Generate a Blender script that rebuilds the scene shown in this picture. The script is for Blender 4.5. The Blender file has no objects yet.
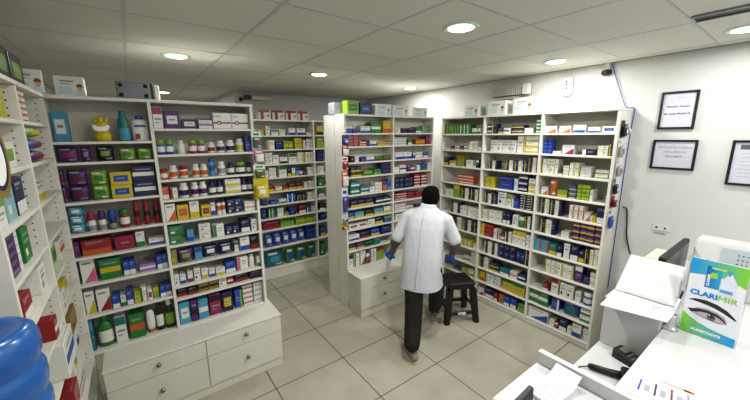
import bpy, bmesh, math, random
from mathutils import Vector, Matrix
random.seed(7)
R = math.radians
SC = bpy.context.scene
COL = SC.collection
CAM_Z = 2.13

# ------------------------------------------------------------------ materials
def lin(c):
    return tuple((v/12.92 if v <= .04045 else ((v+.055)/1.055)**2.4) for v in c)
MATS = {}
def mat(name, rgb, rough=.5, metal=0., noise=.04, scale=30., emit=0., trans=0., coat=0., spec=.5):
    if name in MATS: return MATS[name]
    m = bpy.data.materials.new(name); m.use_nodes = True
    nt = m.node_tree; b = nt.nodes['Principled BSDF']
    c = lin(rgb)
    b.inputs['Roughness'].default_value = rough
    b.inputs['Metallic'].default_value = metal
    b.inputs['Specular IOR Level'].default_value = spec
    if coat: b.inputs['Coat Weight'].default_value = coat
    if trans: b.inputs['Transmission Weight'].default_value = trans
    if emit:
        b.inputs['Emission Color'].default_value = (*c, 1); b.inputs['Emission Strength'].default_value = emit
    if noise:
        tc = nt.nodes.new('ShaderNodeTexCoord'); n = nt.nodes.new('ShaderNodeTexNoise')
        n.inputs['Scale'].default_value = scale; n.inputs['Detail'].default_value = 2
        nt.links.new(tc.outputs['Object'], n.inputs['Vector'])
        r = nt.nodes.new('ShaderNodeValToRGB')
        r.color_ramp.elements[0].position = .3; r.color_ramp.elements[1].position = .7
        r.color_ramp.elements[0].color = (*[max(0, v*(1-noise)) for v in c], 1)
        r.color_ramp.elements[1].color = (*[min(1, v*(1+noise)) for v in c], 1)
        nt.links.new(n.outputs['Fac'], r.inputs['Fac']); nt.links.new(r.outputs['Color'], b.inputs['Base Color'])
    else:
        b.inputs['Base Color'].default_value = (*c, 1)
    MATS[name] = m
    return m
PAL = {'w': (.86,.86,.84), 'k': (.07,.07,.08), 'n': (.12,.13,.34), 'b': (.12,.32,.70), 'c': (.30,.66,.80),
       't': (.10,.50,.52), 'l': (.52,.70,.18), 'G': (.16,.52,.24), 'y': (.84,.76,.14), 'o': (.82,.40,.15),
       'r': (.62,.10,.12), 'm': (.62,.12,.36), 'p': (.34,.14,.44), 'v': (.62,.50,.74), 'd': (.42,.10,.16),
       'e': (.60,.60,.22), 'a': (.62,.50,.20), 'P': (.86,.42,.62), 'q': (.60,.76,.80), 'h': (.06,.20,.11), 's': (.60,.62,.63), 'i': (.60,.60,.63)}
WORD = {'w': 'white', 'k': 'black', 'n': 'navy', 'b': 'blue', 'c': 'cyan', 't': 'teal', 'l': 'lime', 'G': 'green',
        'y': 'yellow', 'o': 'orange', 'r': 'red', 'm': 'magenta', 'p': 'purple', 'v': 'lilac', 'd': 'maroon',
        'e': 'olive', 'a': 'gold', 'q': 'pale blue', 'h': 'dark green', 'P': 'pink', 's': 'grey', 'i': 'grey'}
def pm(ch): return mat('print_' + WORD[ch] + ('_ink' if ch == 'i' else ''), tuple(v*(.95 if ch == 'w' else .86) for v in PAL[ch]), .38, noise=.06, scale=14)
WHITE = mat('white_melamine', (.83,.82,.79), .42, noise=.02, scale=6)
CREAM = mat('cream_panel', (.80,.79,.745), .5, noise=.03, scale=5)
BACK = mat('shelf_backing', (.80,.785,.745), .6, noise=.03, scale=5)
COUNTER = mat('white_counter', (.76,.765,.765), .3, noise=.015, scale=6)
CHROME = mat('brushed_metal', (.62,.60,.57), .3, 1., noise=.05, scale=60)
BLACKP = mat('black_plastic', (.035,.035,.04), .45, noise=.15, scale=40)
DARKG = mat('dark_grey_plastic', (.16,.18,.20), .45, noise=.08, scale=40)
PAPER = mat('paper_white', (.90,.90,.91), .7, noise=.01, scale=10)
INK = mat('dark_ink', (.12,.12,.14), .6, noise=.05)
GINK = mat('grey_ink', (.55,.55,.58), .6, noise=.05)
RUBBER = mat('rubber', (.05,.05,.05), .7, noise=.1)

# ------------------------------------------------------------------ object helpers
def tag(o, label=None, cat=None, group=None, kind=None):
    if label: o['label'] = label
    if cat: o['category'] = cat
    if group: o['group'] = group
    if kind: o['kind'] = kind
    return o
def empty(name, loc=(0,0,0), rz=0., label=None, cat=None, group=None):
    o = bpy.data.objects.new(name, None); COL.objects.link(o)
    o.empty_display_size = .05
    o.location = loc; o.rotation_euler = (0, 0, rz)
    return tag(o, label, cat, group)
def new(name, me, parent=None, loc=None, rot=None, scale=None):
    o = bpy.data.objects.new(name, me); COL.objects.link(o)
    if parent is not None: o.parent = parent
    if loc is not None: o.location = loc
    if rot is not None: o.rotation_euler = rot
    if scale is not None: o.scale = scale
    return o
def mesh(bm, mats, smooth=False, name='m'):
    me = bpy.data.meshes.new(name)
    bmesh.ops.recalc_face_normals(bm, faces=bm.faces[:])
    if smooth:
        for f in bm.faces: f.smooth = True
    bm.to_mesh(me); bm.free()
    for m in (mats if isinstance(mats, (list, tuple)) else [mats]): me.materials.append(m)
    return me
def add_box(bm, x0, x1, y0, y1, z0, z1, bev=0., seg=1, mi=0):
    g = bmesh.ops.create_cube(bm, size=1)
    vs = g['verts']
    for v in vs:
        v.co = Vector(((x0+x1)/2 + v.co.x*(x1-x0), (y0+y1)/2 + v.co.y*(y1-y0), (z0+z1)/2 + v.co.z*(z1-z0)))
    fs = list({f for v in vs for f in v.link_faces})
    for f in fs: f.material_index = mi
    if bev > 0:
        es = list({e for v in vs for e in v.link_edges})
        r = bmesh.ops.bevel(bm, geom=es, offset=bev, segments=seg, affect='EDGES', profile=.5)
        for f in r['faces']: f.material_index = mi
    return bm
def boxm(x0, x1, y0, y1, z0, z1, m, bev=.002, seg=1):
    bm = bmesh.new(); add_box(bm, x0, x1, y0, y1, z0, z1, bev, seg)
    return mesh(bm, m)
def lathe(bm, prof, n=20, mi=0, cx=0, cy=0, sx=1, sy=1, mats_by_seg=None):
    rings = []
    for r, z in prof:
        if r < 1e-6: rings.append([bm.verts.new((cx, cy, z))])
        else: rings.append([bm.verts.new((cx + sx*r*math.cos(2*math.pi*k/n), cy + sy*r*math.sin(2*math.pi*k/n), z)) for k in range(n)])
    for i in range(len(rings)-1):
        a, b = rings[i], rings[i+1]
        for k in range(n):
            k2 = (k+1) % n
            if len(a) == 1 and len(b) == 1: continue
            if len(a) == 1: f = bm.faces.new((a[0], b[k2], b[k]))
            elif len(b) == 1: f = bm.faces.new((a[k], a[k2], b[0]))
            else: f = bm.faces.new((a[k], a[k2], b[k2], b[k]))
            f.material_index = mats_by_seg[i] if mats_by_seg else mi
    return bm
def tube(bm, pts, rad, n=8, mi=0, caps=True):
    pts = [Vector(p) for p in pts]; rads = rad if isinstance(rad, (list, tuple)) else [rad]*len(pts)
    rings = []; up = Vector((0,0,1)); prev = None
    for i, p in enumerate(pts):
        d = (pts[min(i+1, len(pts)-1)] - pts[max(i-1, 0)]).normalized()
        if prev is None:
            u = d.cross(up if abs(d.z) < .9 else Vector((1,0,0))).normalized()
        else:
            u = (prev - d*prev.dot(d)).normalized()
        prev = u; v = d.cross(u)
        rings.append([bm.verts.new(p + (u*math.cos(2*math.pi*k/n) + v*math.sin(2*math.pi*k/n))*rads[i]) for k in range(n)])
    for a, b in zip(rings, rings[1:]):
        for k in range(n):
            bm.faces.new((a[k], a[(k+1)%n], b[(k+1)%n], b[k])).material_index = mi
    if caps:
        bm.faces.new(rings[0][::-1]).material_index = mi; bm.faces.new(rings[-1]).material_index = mi
    return bm
def ball(bm, c, r, sub=2):
    g = bmesh.ops.create_uvsphere(bm, u_segments=16, v_segments=10, radius=1)
    r = r if isinstance(r, (tuple, list)) else (r, r, r)
    for v in g['verts']: v.co = Vector((c[0]+v.co.x*r[0], c[1]+v.co.y*r[1], c[2]+v.co.z*r[2]))
    return g['verts']
def poly(bm, pts, mi=0):
    f = bm.faces.new([bm.verts.new(p) for p in pts]); f.material_index = mi; return f
def text(name, body, size, m, parent, loc, rot, align='CENTER', extrude=.0004, bold=0., sx=1.):
    cu = bpy.data.curves.new(name, 'FONT'); cu.body = body; cu.size = size; cu.align_x = align; cu.align_y = 'CENTER'
    cu.extrude = extrude; cu.offset = bold; cu.space_character = 1.0; cu.resolution_u = 3
    tmp = bpy.data.objects.new(name, cu); COL.objects.link(tmp)
    dg = bpy.context.evaluated_depsgraph_get(); dg.update()
    me = bpy.data.meshes.new_from_object(tmp.evaluated_get(dg)); bpy.data.objects.remove(tmp)
    me.materials.clear(); me.materials.append(m)
    o = new(name, me, parent, loc, rot); o.scale = (sx, 1, 1)
    return o
def remesh(bm, m, voxel, smooth=6, name='r'):
    me = mesh(bm, m, True, name)
    o = bpy.data.objects.new('tmp', me); COL.objects.link(o)
    md = o.modifiers.new('r', 'REMESH'); md.mode = 'VOXEL'; md.voxel_size = voxel; md.use_smooth_shade = True
    s = o.modifiers.new('s', 'SMOOTH'); s.factor = .5; s.iterations = smooth
    dg = bpy.context.evaluated_depsgraph_get(); dg.update()
    out = bpy.data.meshes.new_from_object(o.evaluated_get(dg)); bpy.data.objects.remove(o)
    out.materials.clear(); out.materials.append(m)
    for p in out.polygons: p.use_smooth = True; p.material_index = 0
    return out

# ------------------------------------------------------------------ setting: room shell
X0, XW, YN, YB, ZC = -.76, 3.72, -2.3, 5.25, 2.78
def node_floor():
    m = bpy.data.materials.new('porcelain_tiles'); m.use_nodes = True
    nt = m.node_tree; b = nt.nodes['Principled BSDF']; N = nt.nodes.new; L = nt.links.new
    geo = N('ShaderNodeNewGeometry'); sep = N('ShaderNodeSeparateXYZ'); L(geo.outputs['Position'], sep.inputs[0])
    masks = []
    for ax, off, per in (('X', 1.42, .664), ('Y', 1.852, .607)):
        s = N('ShaderNodeMath'); s.operation = 'SUBTRACT'; L(sep.outputs[ax], s.inputs[0]); s.inputs[1].default_value = off - per*20.5
        md = N('ShaderNodeMath'); md.operation = 'MODULO'; L(s.outputs[0], md.inputs[0]); md.inputs[1].default_value = per
        c = N('ShaderNodeMath'); c.operation = 'COMPARE'; L(md.outputs[0], c.inputs[0]); c.inputs[1].default_value = per/2; c.inputs[2].default_value = .0042
        masks.append(c)
    mx = N('ShaderNodeMath'); mx.operation = 'MAXIMUM'; L(masks[0].outputs[0], mx.inputs[0]); L(masks[1].outputs[0], mx.inputs[1])
    n = N('ShaderNodeTexNoise'); n.inputs['Scale'].default_value = 3.5; n.inputs['Detail'].default_value = 6; L(geo.outputs['Position'], n.inputs['Vector'])
    r = N('ShaderNodeValToRGB'); r.color_ramp.elements[0].position = .35; r.color_ramp.elements[1].position = .7
    r.color_ramp.elements[0].color = (*lin((.625,.61,.555)), 1); r.color_ramp.elements[1].color = (*lin((.665,.65,.595)), 1)
    L(n.outputs['Fac'], r.inputs['Fac'])
    mix = N('ShaderNodeMix'); mix.data_type = 'RGBA'; L(mx.outputs[0], mix.inputs['Factor']); L(r.outputs['Color'], mix.inputs['A']); mix.inputs['B'].default_value = (*lin((.27,.25,.22)), 1)
    L(mix.outputs['Result'], b.inputs['Base Color'])
    rr = N('ShaderNodeMath'); rr.operation = 'MULTIPLY_ADD'; L(mx.outputs[0], rr.inputs[0]); rr.inputs[1].default_value = .5; rr.inputs[2].default_value = .22
    L(rr.outputs[0], b.inputs['Roughness'])
    return m
def node_plain(name, rgb, rough, sc, amt, bump=.0):
    m = mat(name, rgb, rough, noise=amt, scale=sc)
    if bump:
        nt = m.node_tree; b = nt.nodes['Principled BSDF']; bp = nt.nodes.new('ShaderNodeBump'); bp.inputs['Strength'].default_value = bump
        n = nt.nodes.new('ShaderNodeTexNoise'); n.inputs['Scale'].default_value = 220
        nt.links.new(n.outputs['Fac'], bp.inputs['Height']); nt.links.new(bp.outputs['Normal'], b.inputs['Normal'])
    return m
WALLM = node_plain('painted_wall', (.77,.775,.765), .7, 4, .015, .05)
CEILM = node_plain('ceiling_tile', (.79,.785,.755), .9, 160, .05, .15)
TBAR = mat('ceiling_bar', (.71,.71,.69), .5, noise=.02)
def structure(name, me): return tag(new(name, me), kind='structure')
YF = 7.3
structure('floor', boxm(X0-.1, XW+.1, YN, YF+.1, -.1, 0, node_floor(), 0))
structure('wall_right', boxm(XW, XW+.1, YN, YB+.1, 0, 3.0, WALLM, 0))
structure('wall_back', boxm(1.33, XW, YB, YB+.1, 0, 3.0, WALLM, 0))
structure('wall_far', boxm(X0-.1, 1.43, YF, YF+.1, 0, 3.0, WALLM, 0))
structure('wall_inner', boxm(1.33, 1.43, YB+.1, YF, 0, 3.0, WALLM, 0))
structure('wall_left', boxm(X0-.1, X0, YN, YF, 0, 3.0, WALLM, 0))
# suspended ceiling: individual tile panels between hanging bars
xl = [X0, -.58, .06, .71, 1.36, 2.05, 2.82, 3.60, XW]
yl = [YN, -2.0, -1.32, -.68, -.05, .57, 1.17, 1.72, 2.33, 2.99, 3.63, 4.3, 4.95, 5.6, 6.25, 6.9, YF]
bm = bmesh.new()
add_box(bm, X0-.1, XW+.1, YN, YF+.1, ZC+.02, ZC+.1)
for i in range(len(xl)-1):
    for j in range(len(yl)-1):
        if i == 5 and j == 4: pass
        add_box(bm, xl[i]+.006, xl[i+1]-.006, yl[j]+.006, yl[j+1]-.006, ZC, ZC+.02, .003)
structure('ceiling', mesh(bm, CEILM))
bm = bmesh.new()
for x in xl[1:-1]: add_box(bm, x-.011, x+.011, YN, YF, ZC-.002, ZC+.012)
for y in yl[1:-1]: add_box(bm, X0, XW, y-.007, y+.007, ZC-.0015, ZC+.012)
structure('trim_1', mesh(bm, TBAR))
bm = bmesh.new()
add_box(bm, XW-.015, XW, YN, YB, ZC-.010, ZC)
add_box(bm, 1.33, XW-.015, YB-.015, YB, ZC-.010, ZC)
structure('trim_2', mesh(bm, mat('edge_trim', (.62,.61,.58), .6)))
# dark recessed slot diffuser beside the bar
t = empty('slot_vent', (2.72, .0, ZC-.001), 0, 'long dark slot air diffuser in ceiling above the framed notices', 'air vent')
new('duct', boxm(-.05, .05, -.9, .55, -.004, -.001, BLACKP, 0), t)
new('flange', boxm(-.068, -.05, -.9, .55, -.012, 0, mat('slot_metal', (.55,.56,.56), .4, .6), .002), t)
new('flange', boxm(.05, .068, -.9, .55, -.012, 0, MATS['slot_metal'], .002), t)
for y in (-.5, .1, .3): new('clip', boxm(-.03, .03, y, y+.03, -.014, -.006, CHROME, .002), t)

# ------------------------------------------------------------------ ceiling lights
LIGHT = mat('lamp_glow', (1, 1, .97), .5, emit=9, noise=0)
RING = mat('green_glass_ring', (.76,.86,.77), .2, noise=.02)
def downlight(x, y, label, power, vis=True):
    if vis:
        t = empty('ceiling_downlight', (x, y, ZC), 0, label, 'ceiling light', 'recessed ceiling downlights')
        bm = bmesh.new(); lathe(bm, [(.075, -.001), (.078, -.009), (.096, -.011), (.108, -.006), (.11, -.001)], 40)
        new('trim_ring', mesh(bm, RING, True), t)
        bm = bmesh.new(); lathe(bm, [(0, -.016), (.05, -.015), (.076, -.009)], 32)
        new('diffuser', mesh(bm, LIGHT, True), t)
    la = bpy.data.lights.new('downlight_lamp', 'AREA'); la.shape = 'DISK'; la.size = .16; la.energy = power; la.color = (1, .995, .93)
    lo = bpy.data.objects.new('downlight_lamp', la); COL.objects.link(lo); lo.location = (x, y, ZC-.03)
W = 16.5
downlight(.396, 3.272, 'round ceiling downlight above the tall left shelving by the grey box', W*.55)
downlight(1.734, 1.437, 'largest round ceiling downlight, over the middle of the floor', W*1.6)
downlight(1.742, 3.358, 'round ceiling downlight between the rear shelves and island unit', W*.6)
downlight(3.22, 1.557, 'round ceiling downlight close above the white wall dispenser', W*1.15)
downlight(3.305, 3.608, 'small far ceiling downlight above the inner wall corner', W*.9)
downlight(3.246, .388, 'ceiling downlight at picture edge over the framed notices', W*.6)
downlight(.499, 6.0, 'ceiling downlight glimpsed past the grey appliance, beyond the tall shelving', W*1.0)
downlight(.3, 1.4, 'added unseen ceiling downlight above the water bottle, outside the frame', W*.5)  # this and the next four: unseen downlights added to brighten the room
downlight(1.73, -.3, 'added unseen ceiling downlight over the tray, outside the frame', W*1.2)
downlight(3.2, -.9, 'added unseen ceiling downlight over the back desk, outside the frame', W*.6)
downlight(1.73, -1.5, 'added unseen ceiling downlight at the shop entrance middle, outside the frame', W*1.3)
downlight(.2, -.6, 'added unseen ceiling downlight at the shop entrance corner, outside the frame', W*.5)
w = bpy.data.worlds.new('World'); SC.world = w; w.use_nodes = True
bg = w.node_tree.nodes['Background']; bg.inputs[0].default_value = (.92, .96, 1, 1); bg.inputs[1].default_value = .72

# ------------------------------------------------------------------ shelving units
# local frame of a unit: x runs along the front, y from the front to the back, z up
BT = .018
def shelving(name, loc, rz, posts, zs_by_bay, depth, top, label, group=None, base=0., face=True, pw=.022, plinth=True, thin=()):
    t = empty(name, loc, rz, label, 'shelving', group)
    for i, x in enumerate(posts):
        end = i in (0, len(posts)-1)
        x0, x1 = (x, x+pw) if i == 0 else ((x-pw, x) if i == len(posts)-1 else (x-pw/2, x+pw/2))
        nm = 'side_panel' if end else 'divider'
        o = new(nm, boxm(x0, x1, 0, depth, base, top-BT, WHITE, .0015), t)
    new('top_board', boxm(posts[0]-.002, posts[-1]+.002, -.004, depth, top-BT+.0005, top+.004, WHITE, .0015), t)
    new('back_panel', boxm(posts[0]+.002, posts[-1]-.002, depth-.008, depth-.001, base+.01, top-BT, BACK, 0), t)
    for i in range(len(posts)-1):
        a = posts[i] + (pw if i == 0 else pw/2); b = posts[i+1] - (pw if i+1 == len(posts)-1 else pw/2)
        for z in zs_by_bay[i]:
            new('shelf', boxm(a+.0005, b-.0005, .003, depth-.009, z-BT/2, z+BT/2, WHITE, .0012), t)
        if plinth:
            zl = zs_by_bay[i][-1]-BT/2-.0005
            if zl - base > .02: new('plinth', boxm(a+.0005, b-.0005, .012, .03, base+.0005, zl, WHITE, .001), t)
    return t
def drawer_cabinet(name, loc, x0, x1, d, h, cols, zsplit, plinth, label, slope=False):
    t = empty(name, loc, 0, label, 'drawer cabinet')
    bm = bmesh.new(); add_box(bm, x0, x1, .018, d, plinth, h-.018, .002)
    new('carcass', mesh(bm, CREAM), t)
    new('top_board', boxm(x0-.003, x1+.003, -.004, d, h-.0175, h, WHITE, .004, 2), t)
    new('plinth', boxm(x0+.004, x1-.004, .012, d-.01, 0.001, plinth-.001, CREAM, .002), t)
    for i in range(len(cols)-1):
        a, b = cols[i]+.0025, cols[i+1]-.0025
        for z0, z1 in ((plinth+.003, zsplit-.003), (zsplit+.003, h-.022)):
            dr = new('drawer', boxm(a, b, 0, .0175, z0, z1, CREAM, .002), t)
            bm = bmesh.new(); lathe(bm, [(0,0),(.009,0),(.007,.010),(.008,.014),(.0165,.019),(.0175,.025),(.012,.030),(0,.031)], 20)
            bmesh.ops.rotate(bm, verts=bm.verts[:], cent=(0,0,0), matrix=Matrix.Rotation(R(90), 3, 'X'))
            k = new('knob', mesh(bm, CHROME, True), dr, ((a+b)/2, 0, (z0+z1)/2+.01 if z1 < zsplit else (z0+z1)/2+.02))
            k['label'] = 'round brushed metal knob'
    return t
STOCK = {
 'hygiene': ([2.088, 1.949, 1.675, 1.449, 1.277, 1.072, 0.828, 0.535], [
  "1C2 -0.431 -0.378 0.228 1 1",
  "Kpm -0.399 -0.288 0.105 1 1; Kpv -0.283 -0.225 0.103 1 1; Kkl -0.198 -0.098 0.107 1 1; Klg -0.072 0.025 0.089 1 1; Klg 0.037 0.13 0.086 1 1",
  "Kpm -0.423 -0.385 0.228 1 2; Kpd -0.375 -0.264 0.222 1 2; Klg -0.257 -0.156 0.208 1 2; yb7 -0.148 -0.018 0.192 1 2; nw6 -0.015 0.131 0.227 1 2",
  "Kcw -0.43 -0.32 0.19 1 3; Bwm -0.314 -0.259 0.148 1 1; Bwp -0.254 -0.203 0.147 1 1; Bnb -0.197 -0.142 0.146 1 1; Jrg -0.133 -0.064 0.136 1 1; Ark -0.042 0.001 0.194 1 1; Ark 0.02 0.065 0.186 1 1; Ark 0.085 0.129 0.178 1 1",
  "pm2 -0.413 -0.376 0.112 1 1; ro1 -0.37 -0.196 0.112 1 1; mr7 -0.182 -0.057 0.105 1 1; wg1 -0.051 0.006 0.123 1 1; wb1 0.026 0.146 0.054 1 1",
  "wP8 -0.396 -0.312 0.179 1 1; gy6 -0.293 -0.163 0.158 1 1; bw1 -0.154 -0.078 0.115 2 1; vw6 -0.059 0.055 0.063 1 1; bw1 0.061 0.137 0.114 2 1",
  "wy8 -0.413 -0.348 0.178 1 1; wr8 -0.339 -0.257 0.176 1 1; bw1 -0.251 -0.206 0.114 1 1; wg1 -0.202 -0.166 0.091 1 1; bw1 -0.163 -0.121 0.122 1 1; yl3 -0.117 -0.076 0.097 1 1; wg2 -0.073 -0.034 0.118 1 1; wr7 -0.03 0.003 0.089 1 1; ly3 0.007 0.047 0.094 1 1; bw1 0.054 0.142 0.099 2 1",
  "tc3 -0.427 -0.387 0.256 1 1; Lgw -0.372 -0.274 0.249 1 1; wt3 -0.265 -0.193 0.219 1 1; go6 -0.177 -0.075 0.203 1 1; Owo -0.069 -0.003 0.197 1 1; Lkw -0.001 0.056 0.267 1 1; Lhl 0.059 0.142 0.257 1 1",
 ]),
 'vitamin': ([2.178, 1.981, 1.787, 1.627, 1.447, 1.252, 1.08, 0.897, 0.787, 0.534], [
  "wm3 0.154 0.227 0.161 1 1; pw7 0.234 0.34 0.132 1 1; pw7 0.347 0.46 0.074 1 1; wv6 0.467 0.571 0.069 1 1; wm9 0.574 0.886 0.131 2 1",
  "Jbl 0.156 0.278 0.111 2 1; Bww 0.299 0.354 0.105 1 1; Jml 0.379 0.506 0.108 2 1; Bwr 0.518 0.575 0.09 1 1; Bwp 0.583 0.653 0.1 1 1; Bwn 0.661 0.735 0.104 1 1; Bwy 0.743 0.814 0.115 1 1; bn3 0.819 0.879 0.136 1 1",
  "Jor 0.153 0.216 0.084 1 1; Bwo 0.222 0.285 0.107 1 1; Jwr 0.292 0.362 0.098 1 1; Bwo 0.384 0.503 0.107 2 1; Tcb 0.51 0.557 0.144 1 1; Bwg 0.576 0.648 0.117 1 1; Bnw 0.655 0.718 0.111 1 1; Jkl 0.724 0.812 0.106 1 1; Bnw 0.82 0.877 0.102 1 1",
  "ow1 0.155 0.205 0.103 1 1; wr2 0.216 0.264 0.089 1 1; Bwn 0.274 0.345 0.123 1 1; Bwp 0.36 0.483 0.121 2 1; Bnw 0.493 0.614 0.117 2 1; wy1 0.62 0.751 0.123 1 2; Bnw 0.755 0.865 0.117 2 1",
  "wo8 0.155 0.234 0.144 1 1; yo7 0.241 0.327 0.124 1 1; wy1 0.333 0.405 0.147 1 1; yr7 0.416 0.489 0.102 1 1; wb1 0.493 0.529 0.111 1 1; Two 0.537 0.614 0.129 2 1; nw4 0.622 0.754 0.124 2 2; wo9 0.767 0.883 0.089 1 1",
  "gw4 0.16 0.263 0.155 1 2; cb1 0.292 0.344 0.102 1 1; wg4 0.382 0.475 0.135 1 2; wg2 0.491 0.58 0.116 1 1; nw4 0.592 0.711 0.078 2 1; nw1 0.724 0.804 0.115 1 1; wg4 0.813 0.892 0.11 1 1",
  "ey4 0.164 0.203 0.132 1 1; Kpl 0.207 0.326 0.119 1 1; cb3 0.331 0.387 0.107 1 1; Knw 0.395 0.642 0.109 2 1; wg3 0.653 0.688 0.096 1 1; wb1 0.701 0.787 0.129 1 1; kr1 0.792 0.893 0.129 1 1",
  "wb4 0.163 0.198 0.095 1 1; wb1 0.203 0.247 0.082 1 1; wr1 0.259 0.3 0.095 1 1; wb4 0.308 0.358 0.11 1 1; wy1 0.365 0.417 0.093 1 1; wb1 0.422 0.473 0.078 1 1; wy1 0.479 0.556 0.069 1 1; bw1 0.56 0.646 0.104 1 1; wP2 0.659 0.758 0.127 1 1; Bww 0.769 0.822 0.126 1 1; wg1 0.838 0.898 0.099 1 1",
  "kr1 0.171 0.319 0.069 2 1; ak6 0.324 0.488 0.084 2 1; wg4 0.492 0.559 0.082 1 1; rw6 0.563 0.615 0.073 1 1; kr1 0.624 0.754 0.076 1 1; kp6 0.758 0.89 0.079 1 1",
  "cw7 0.164 0.247 0.196 1 1; pk6 0.251 0.304 0.191 1 1; cw6 0.308 0.387 0.182 1 1; mk3 0.398 0.495 0.194 1 1; ny7 0.502 0.593 0.182 1 1; bl5 0.611 0.678 0.171 1 1; wr6 0.686 0.778 0.195 1 4; wg6 0.784 0.887 0.196 1 4",
 ]),
 'rear': ([2.122, 1.921, 1.714, 1.519, 1.315, 1.122, 0.922, 0.75, 0.476, 0.149], [
  "yl5 1.447 1.537 0.074 2 1; wg4 1.558 1.619 0.129 1 1; wg3 1.638 1.745 0.074 1 1; ww4 1.76 1.85 0.075 1 1; wb1 1.896 1.997 0.104 1 1; wb1 2.029 2.165 0.105 1 1; ww4 2.182 2.292 0.046 1 1; yn1 2.349 2.462 0.137 1 1",
  "wy2 1.572 1.673 0.136 1 1; nb6 1.688 1.792 0.113 1 1; ly6 1.807 1.951 0.118 2 1; yl6 1.978 2.098 0.16 1 3; wr2 2.106 2.155 0.129 1 1; wg4 2.171 2.306 0.142 2 1; ly6 2.34 2.453 0.156 1 3",
  "wg4 1.528 1.63 0.167 2 1; ww4 1.638 1.726 0.129 1 1; wn1 1.734 1.856 0.095 1 1; wg3 1.871 1.998 0.141 1 1; wy5 2.014 2.124 0.158 1 4; wy2 2.136 2.296 0.153 3 1; nb6 2.339 2.454 0.177 1 3",
  "ww4 1.507 1.555 0.103 1 1; wg4 1.565 1.67 0.146 2 1; wg3 1.715 1.833 0.159 1 1; ny1 1.839 1.9 0.124 1 1; wy1 1.913 1.964 0.119 1 1; cb3 1.97 2.024 0.115 1 1; wr1 2.03 2.088 0.066 1 1; pd3 2.094 2.151 0.092 1 1; ww4 2.168 2.296 0.116 2 1; wg4 2.339 2.454 0.121 1 1",
  "ry1 1.514 1.639 0.094 1 1; wy1 1.647 1.753 0.058 1 1; ry1 1.763 1.847 0.063 1 1; dy1 1.853 2.083 0.093 2 1; ww4 2.1 2.157 0.094 1 1; wg2 2.166 2.312 0.099 3 1; gw4 2.348 2.455 0.133 1 1",
  "nb3 1.435 1.509 0.098 1 1; bc6 1.559 1.664 0.051 1 1; wg1 1.689 1.804 0.065 1 1; bw2 1.81 1.954 0.141 2 1; ny2 1.974 2.124 0.106 3 1; wy2 2.148 2.309 0.134 3 1; wk4 2.348 2.447 0.067 1 1",
  "nb3 1.42 1.486 0.153 1 1; gw2 1.521 1.621 0.151 2 1; ww4 1.651 1.744 0.133 1 1; ey1 1.752 1.823 0.058 1 1; nb3 1.833 1.943 0.107 1 1; rw1 1.992 2.113 0.132 2 1; bw2 2.129 2.196 0.084 1 1; wg4 2.207 2.305 0.088 2 1; kw1 2.348 2.448 0.102 1 1",
  "mr6 1.429 1.675 0.122 1 1; lg3 1.686 1.91 0.135 1 1; ly6 1.926 2.305 0.127 2 1; bn6 2.35 2.45 0.107 1 1",
  "Kbw 1.432 2.085 0.21 5 1; bn6 2.094 2.31 0.245 2 3; by1 2.347 2.449 0.161 1 1",
  "Ktc 1.423 1.721 0.257 1 1; Kgb 1.74 1.899 0.251 1 1; Kgb 1.919 2.095 0.243 1 1; Kgb 2.116 2.289 0.235 1 1; gw4 2.333 2.436 0.215 1 1",
 ]),
 'island': ([2.141, 1.99, 1.806, 1.637, 1.422, 1.264, 1.127, 1.001, 0.85, 0.729, 0.501], [
  "bw3 1.979 2.07 0.079 2 1; bn6 2.08 2.163 0.051 1 1; wb1 2.191 2.33 0.082 2 1; gw6 2.35 2.502 0.13 1 1; yo1 2.533 2.677 0.151 1 1",
  "ob6 2.022 2.16 0.125 2 4; ow6 2.166 2.269 0.059 1 2; nb3 2.275 2.324 0.07 1 1; wb1 2.331 2.43 0.063 1 1; yo6 2.44 2.661 0.042 2 1",
  "kr7 2.045 2.094 0.074 1 1; wp5 2.108 2.179 0.059 1 1; pb3 2.185 2.267 0.055 1 1; wb1 2.272 2.392 0.058 1 1; gr1 2.4 2.662 0.054 2 1",
  "ny1 2.04 2.197 0.112 2 2; lg1 2.226 2.36 0.057 1 1; gl1 2.376 2.496 0.067 1 1; np6 2.501 2.675 0.143 1 3",
  "tw6 2.035 2.164 0.15 1 2; tw1 2.172 2.297 0.089 1 2; ww4 2.312 2.389 0.065 1 1; wr4 2.399 2.511 0.111 3 1; ob3 2.516 2.591 0.115 1 1; bc1 2.601 2.669 0.127 1 1",
  "ny1 2.031 2.38 0.077 3 1; nw6 2.398 2.665 0.075 2 1",
  "by1 1.992 2.085 0.069 1 1; cy1 2.094 2.233 0.069 1 1; ky1 2.242 2.371 0.074 1 1; cy1 2.387 2.532 0.072 1 1; wy1 2.548 2.666 0.077 1 1",
  "wr7 1.996 2.277 0.056 2 1; wg4 2.284 2.386 0.079 1 1; ny1 2.396 2.525 0.086 1 1; bl3 2.535 2.678 0.083 1 1",
  "wb1 1.992 2.153 0.071 1 1; nr1 2.16 2.321 0.078 1 1; by1 2.332 2.475 0.087 1 1; nb6 2.485 2.679 0.101 1 1",
  "py1 1.992 2.227 0.074 2 1; gk6 2.236 2.36 0.069 1 1; tg6 2.368 2.481 0.084 1 1",
  "wp3 1.998 2.056 0.173 1 1; wg2 2.071 2.146 0.18 1 1; wg8 2.159 2.239 0.186 1 1; rw3 2.247 2.302 0.142 1 1; wb2 2.318 2.405 0.176 2 1; lr3 2.415 2.539 0.192 2 1",
 ]),
 'island_far': ([2.141, 1.99, 1.806, 1.637, 1.422, 1.264, 1.127, 1.001], [
  "wg4 2.718 2.802 0.074 1 1; pk6 2.81 3.064 0.063 2 1; gw1 3.073 3.184 0.077 1 1; gw2 3.195 3.331 0.092 3 1",
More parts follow.
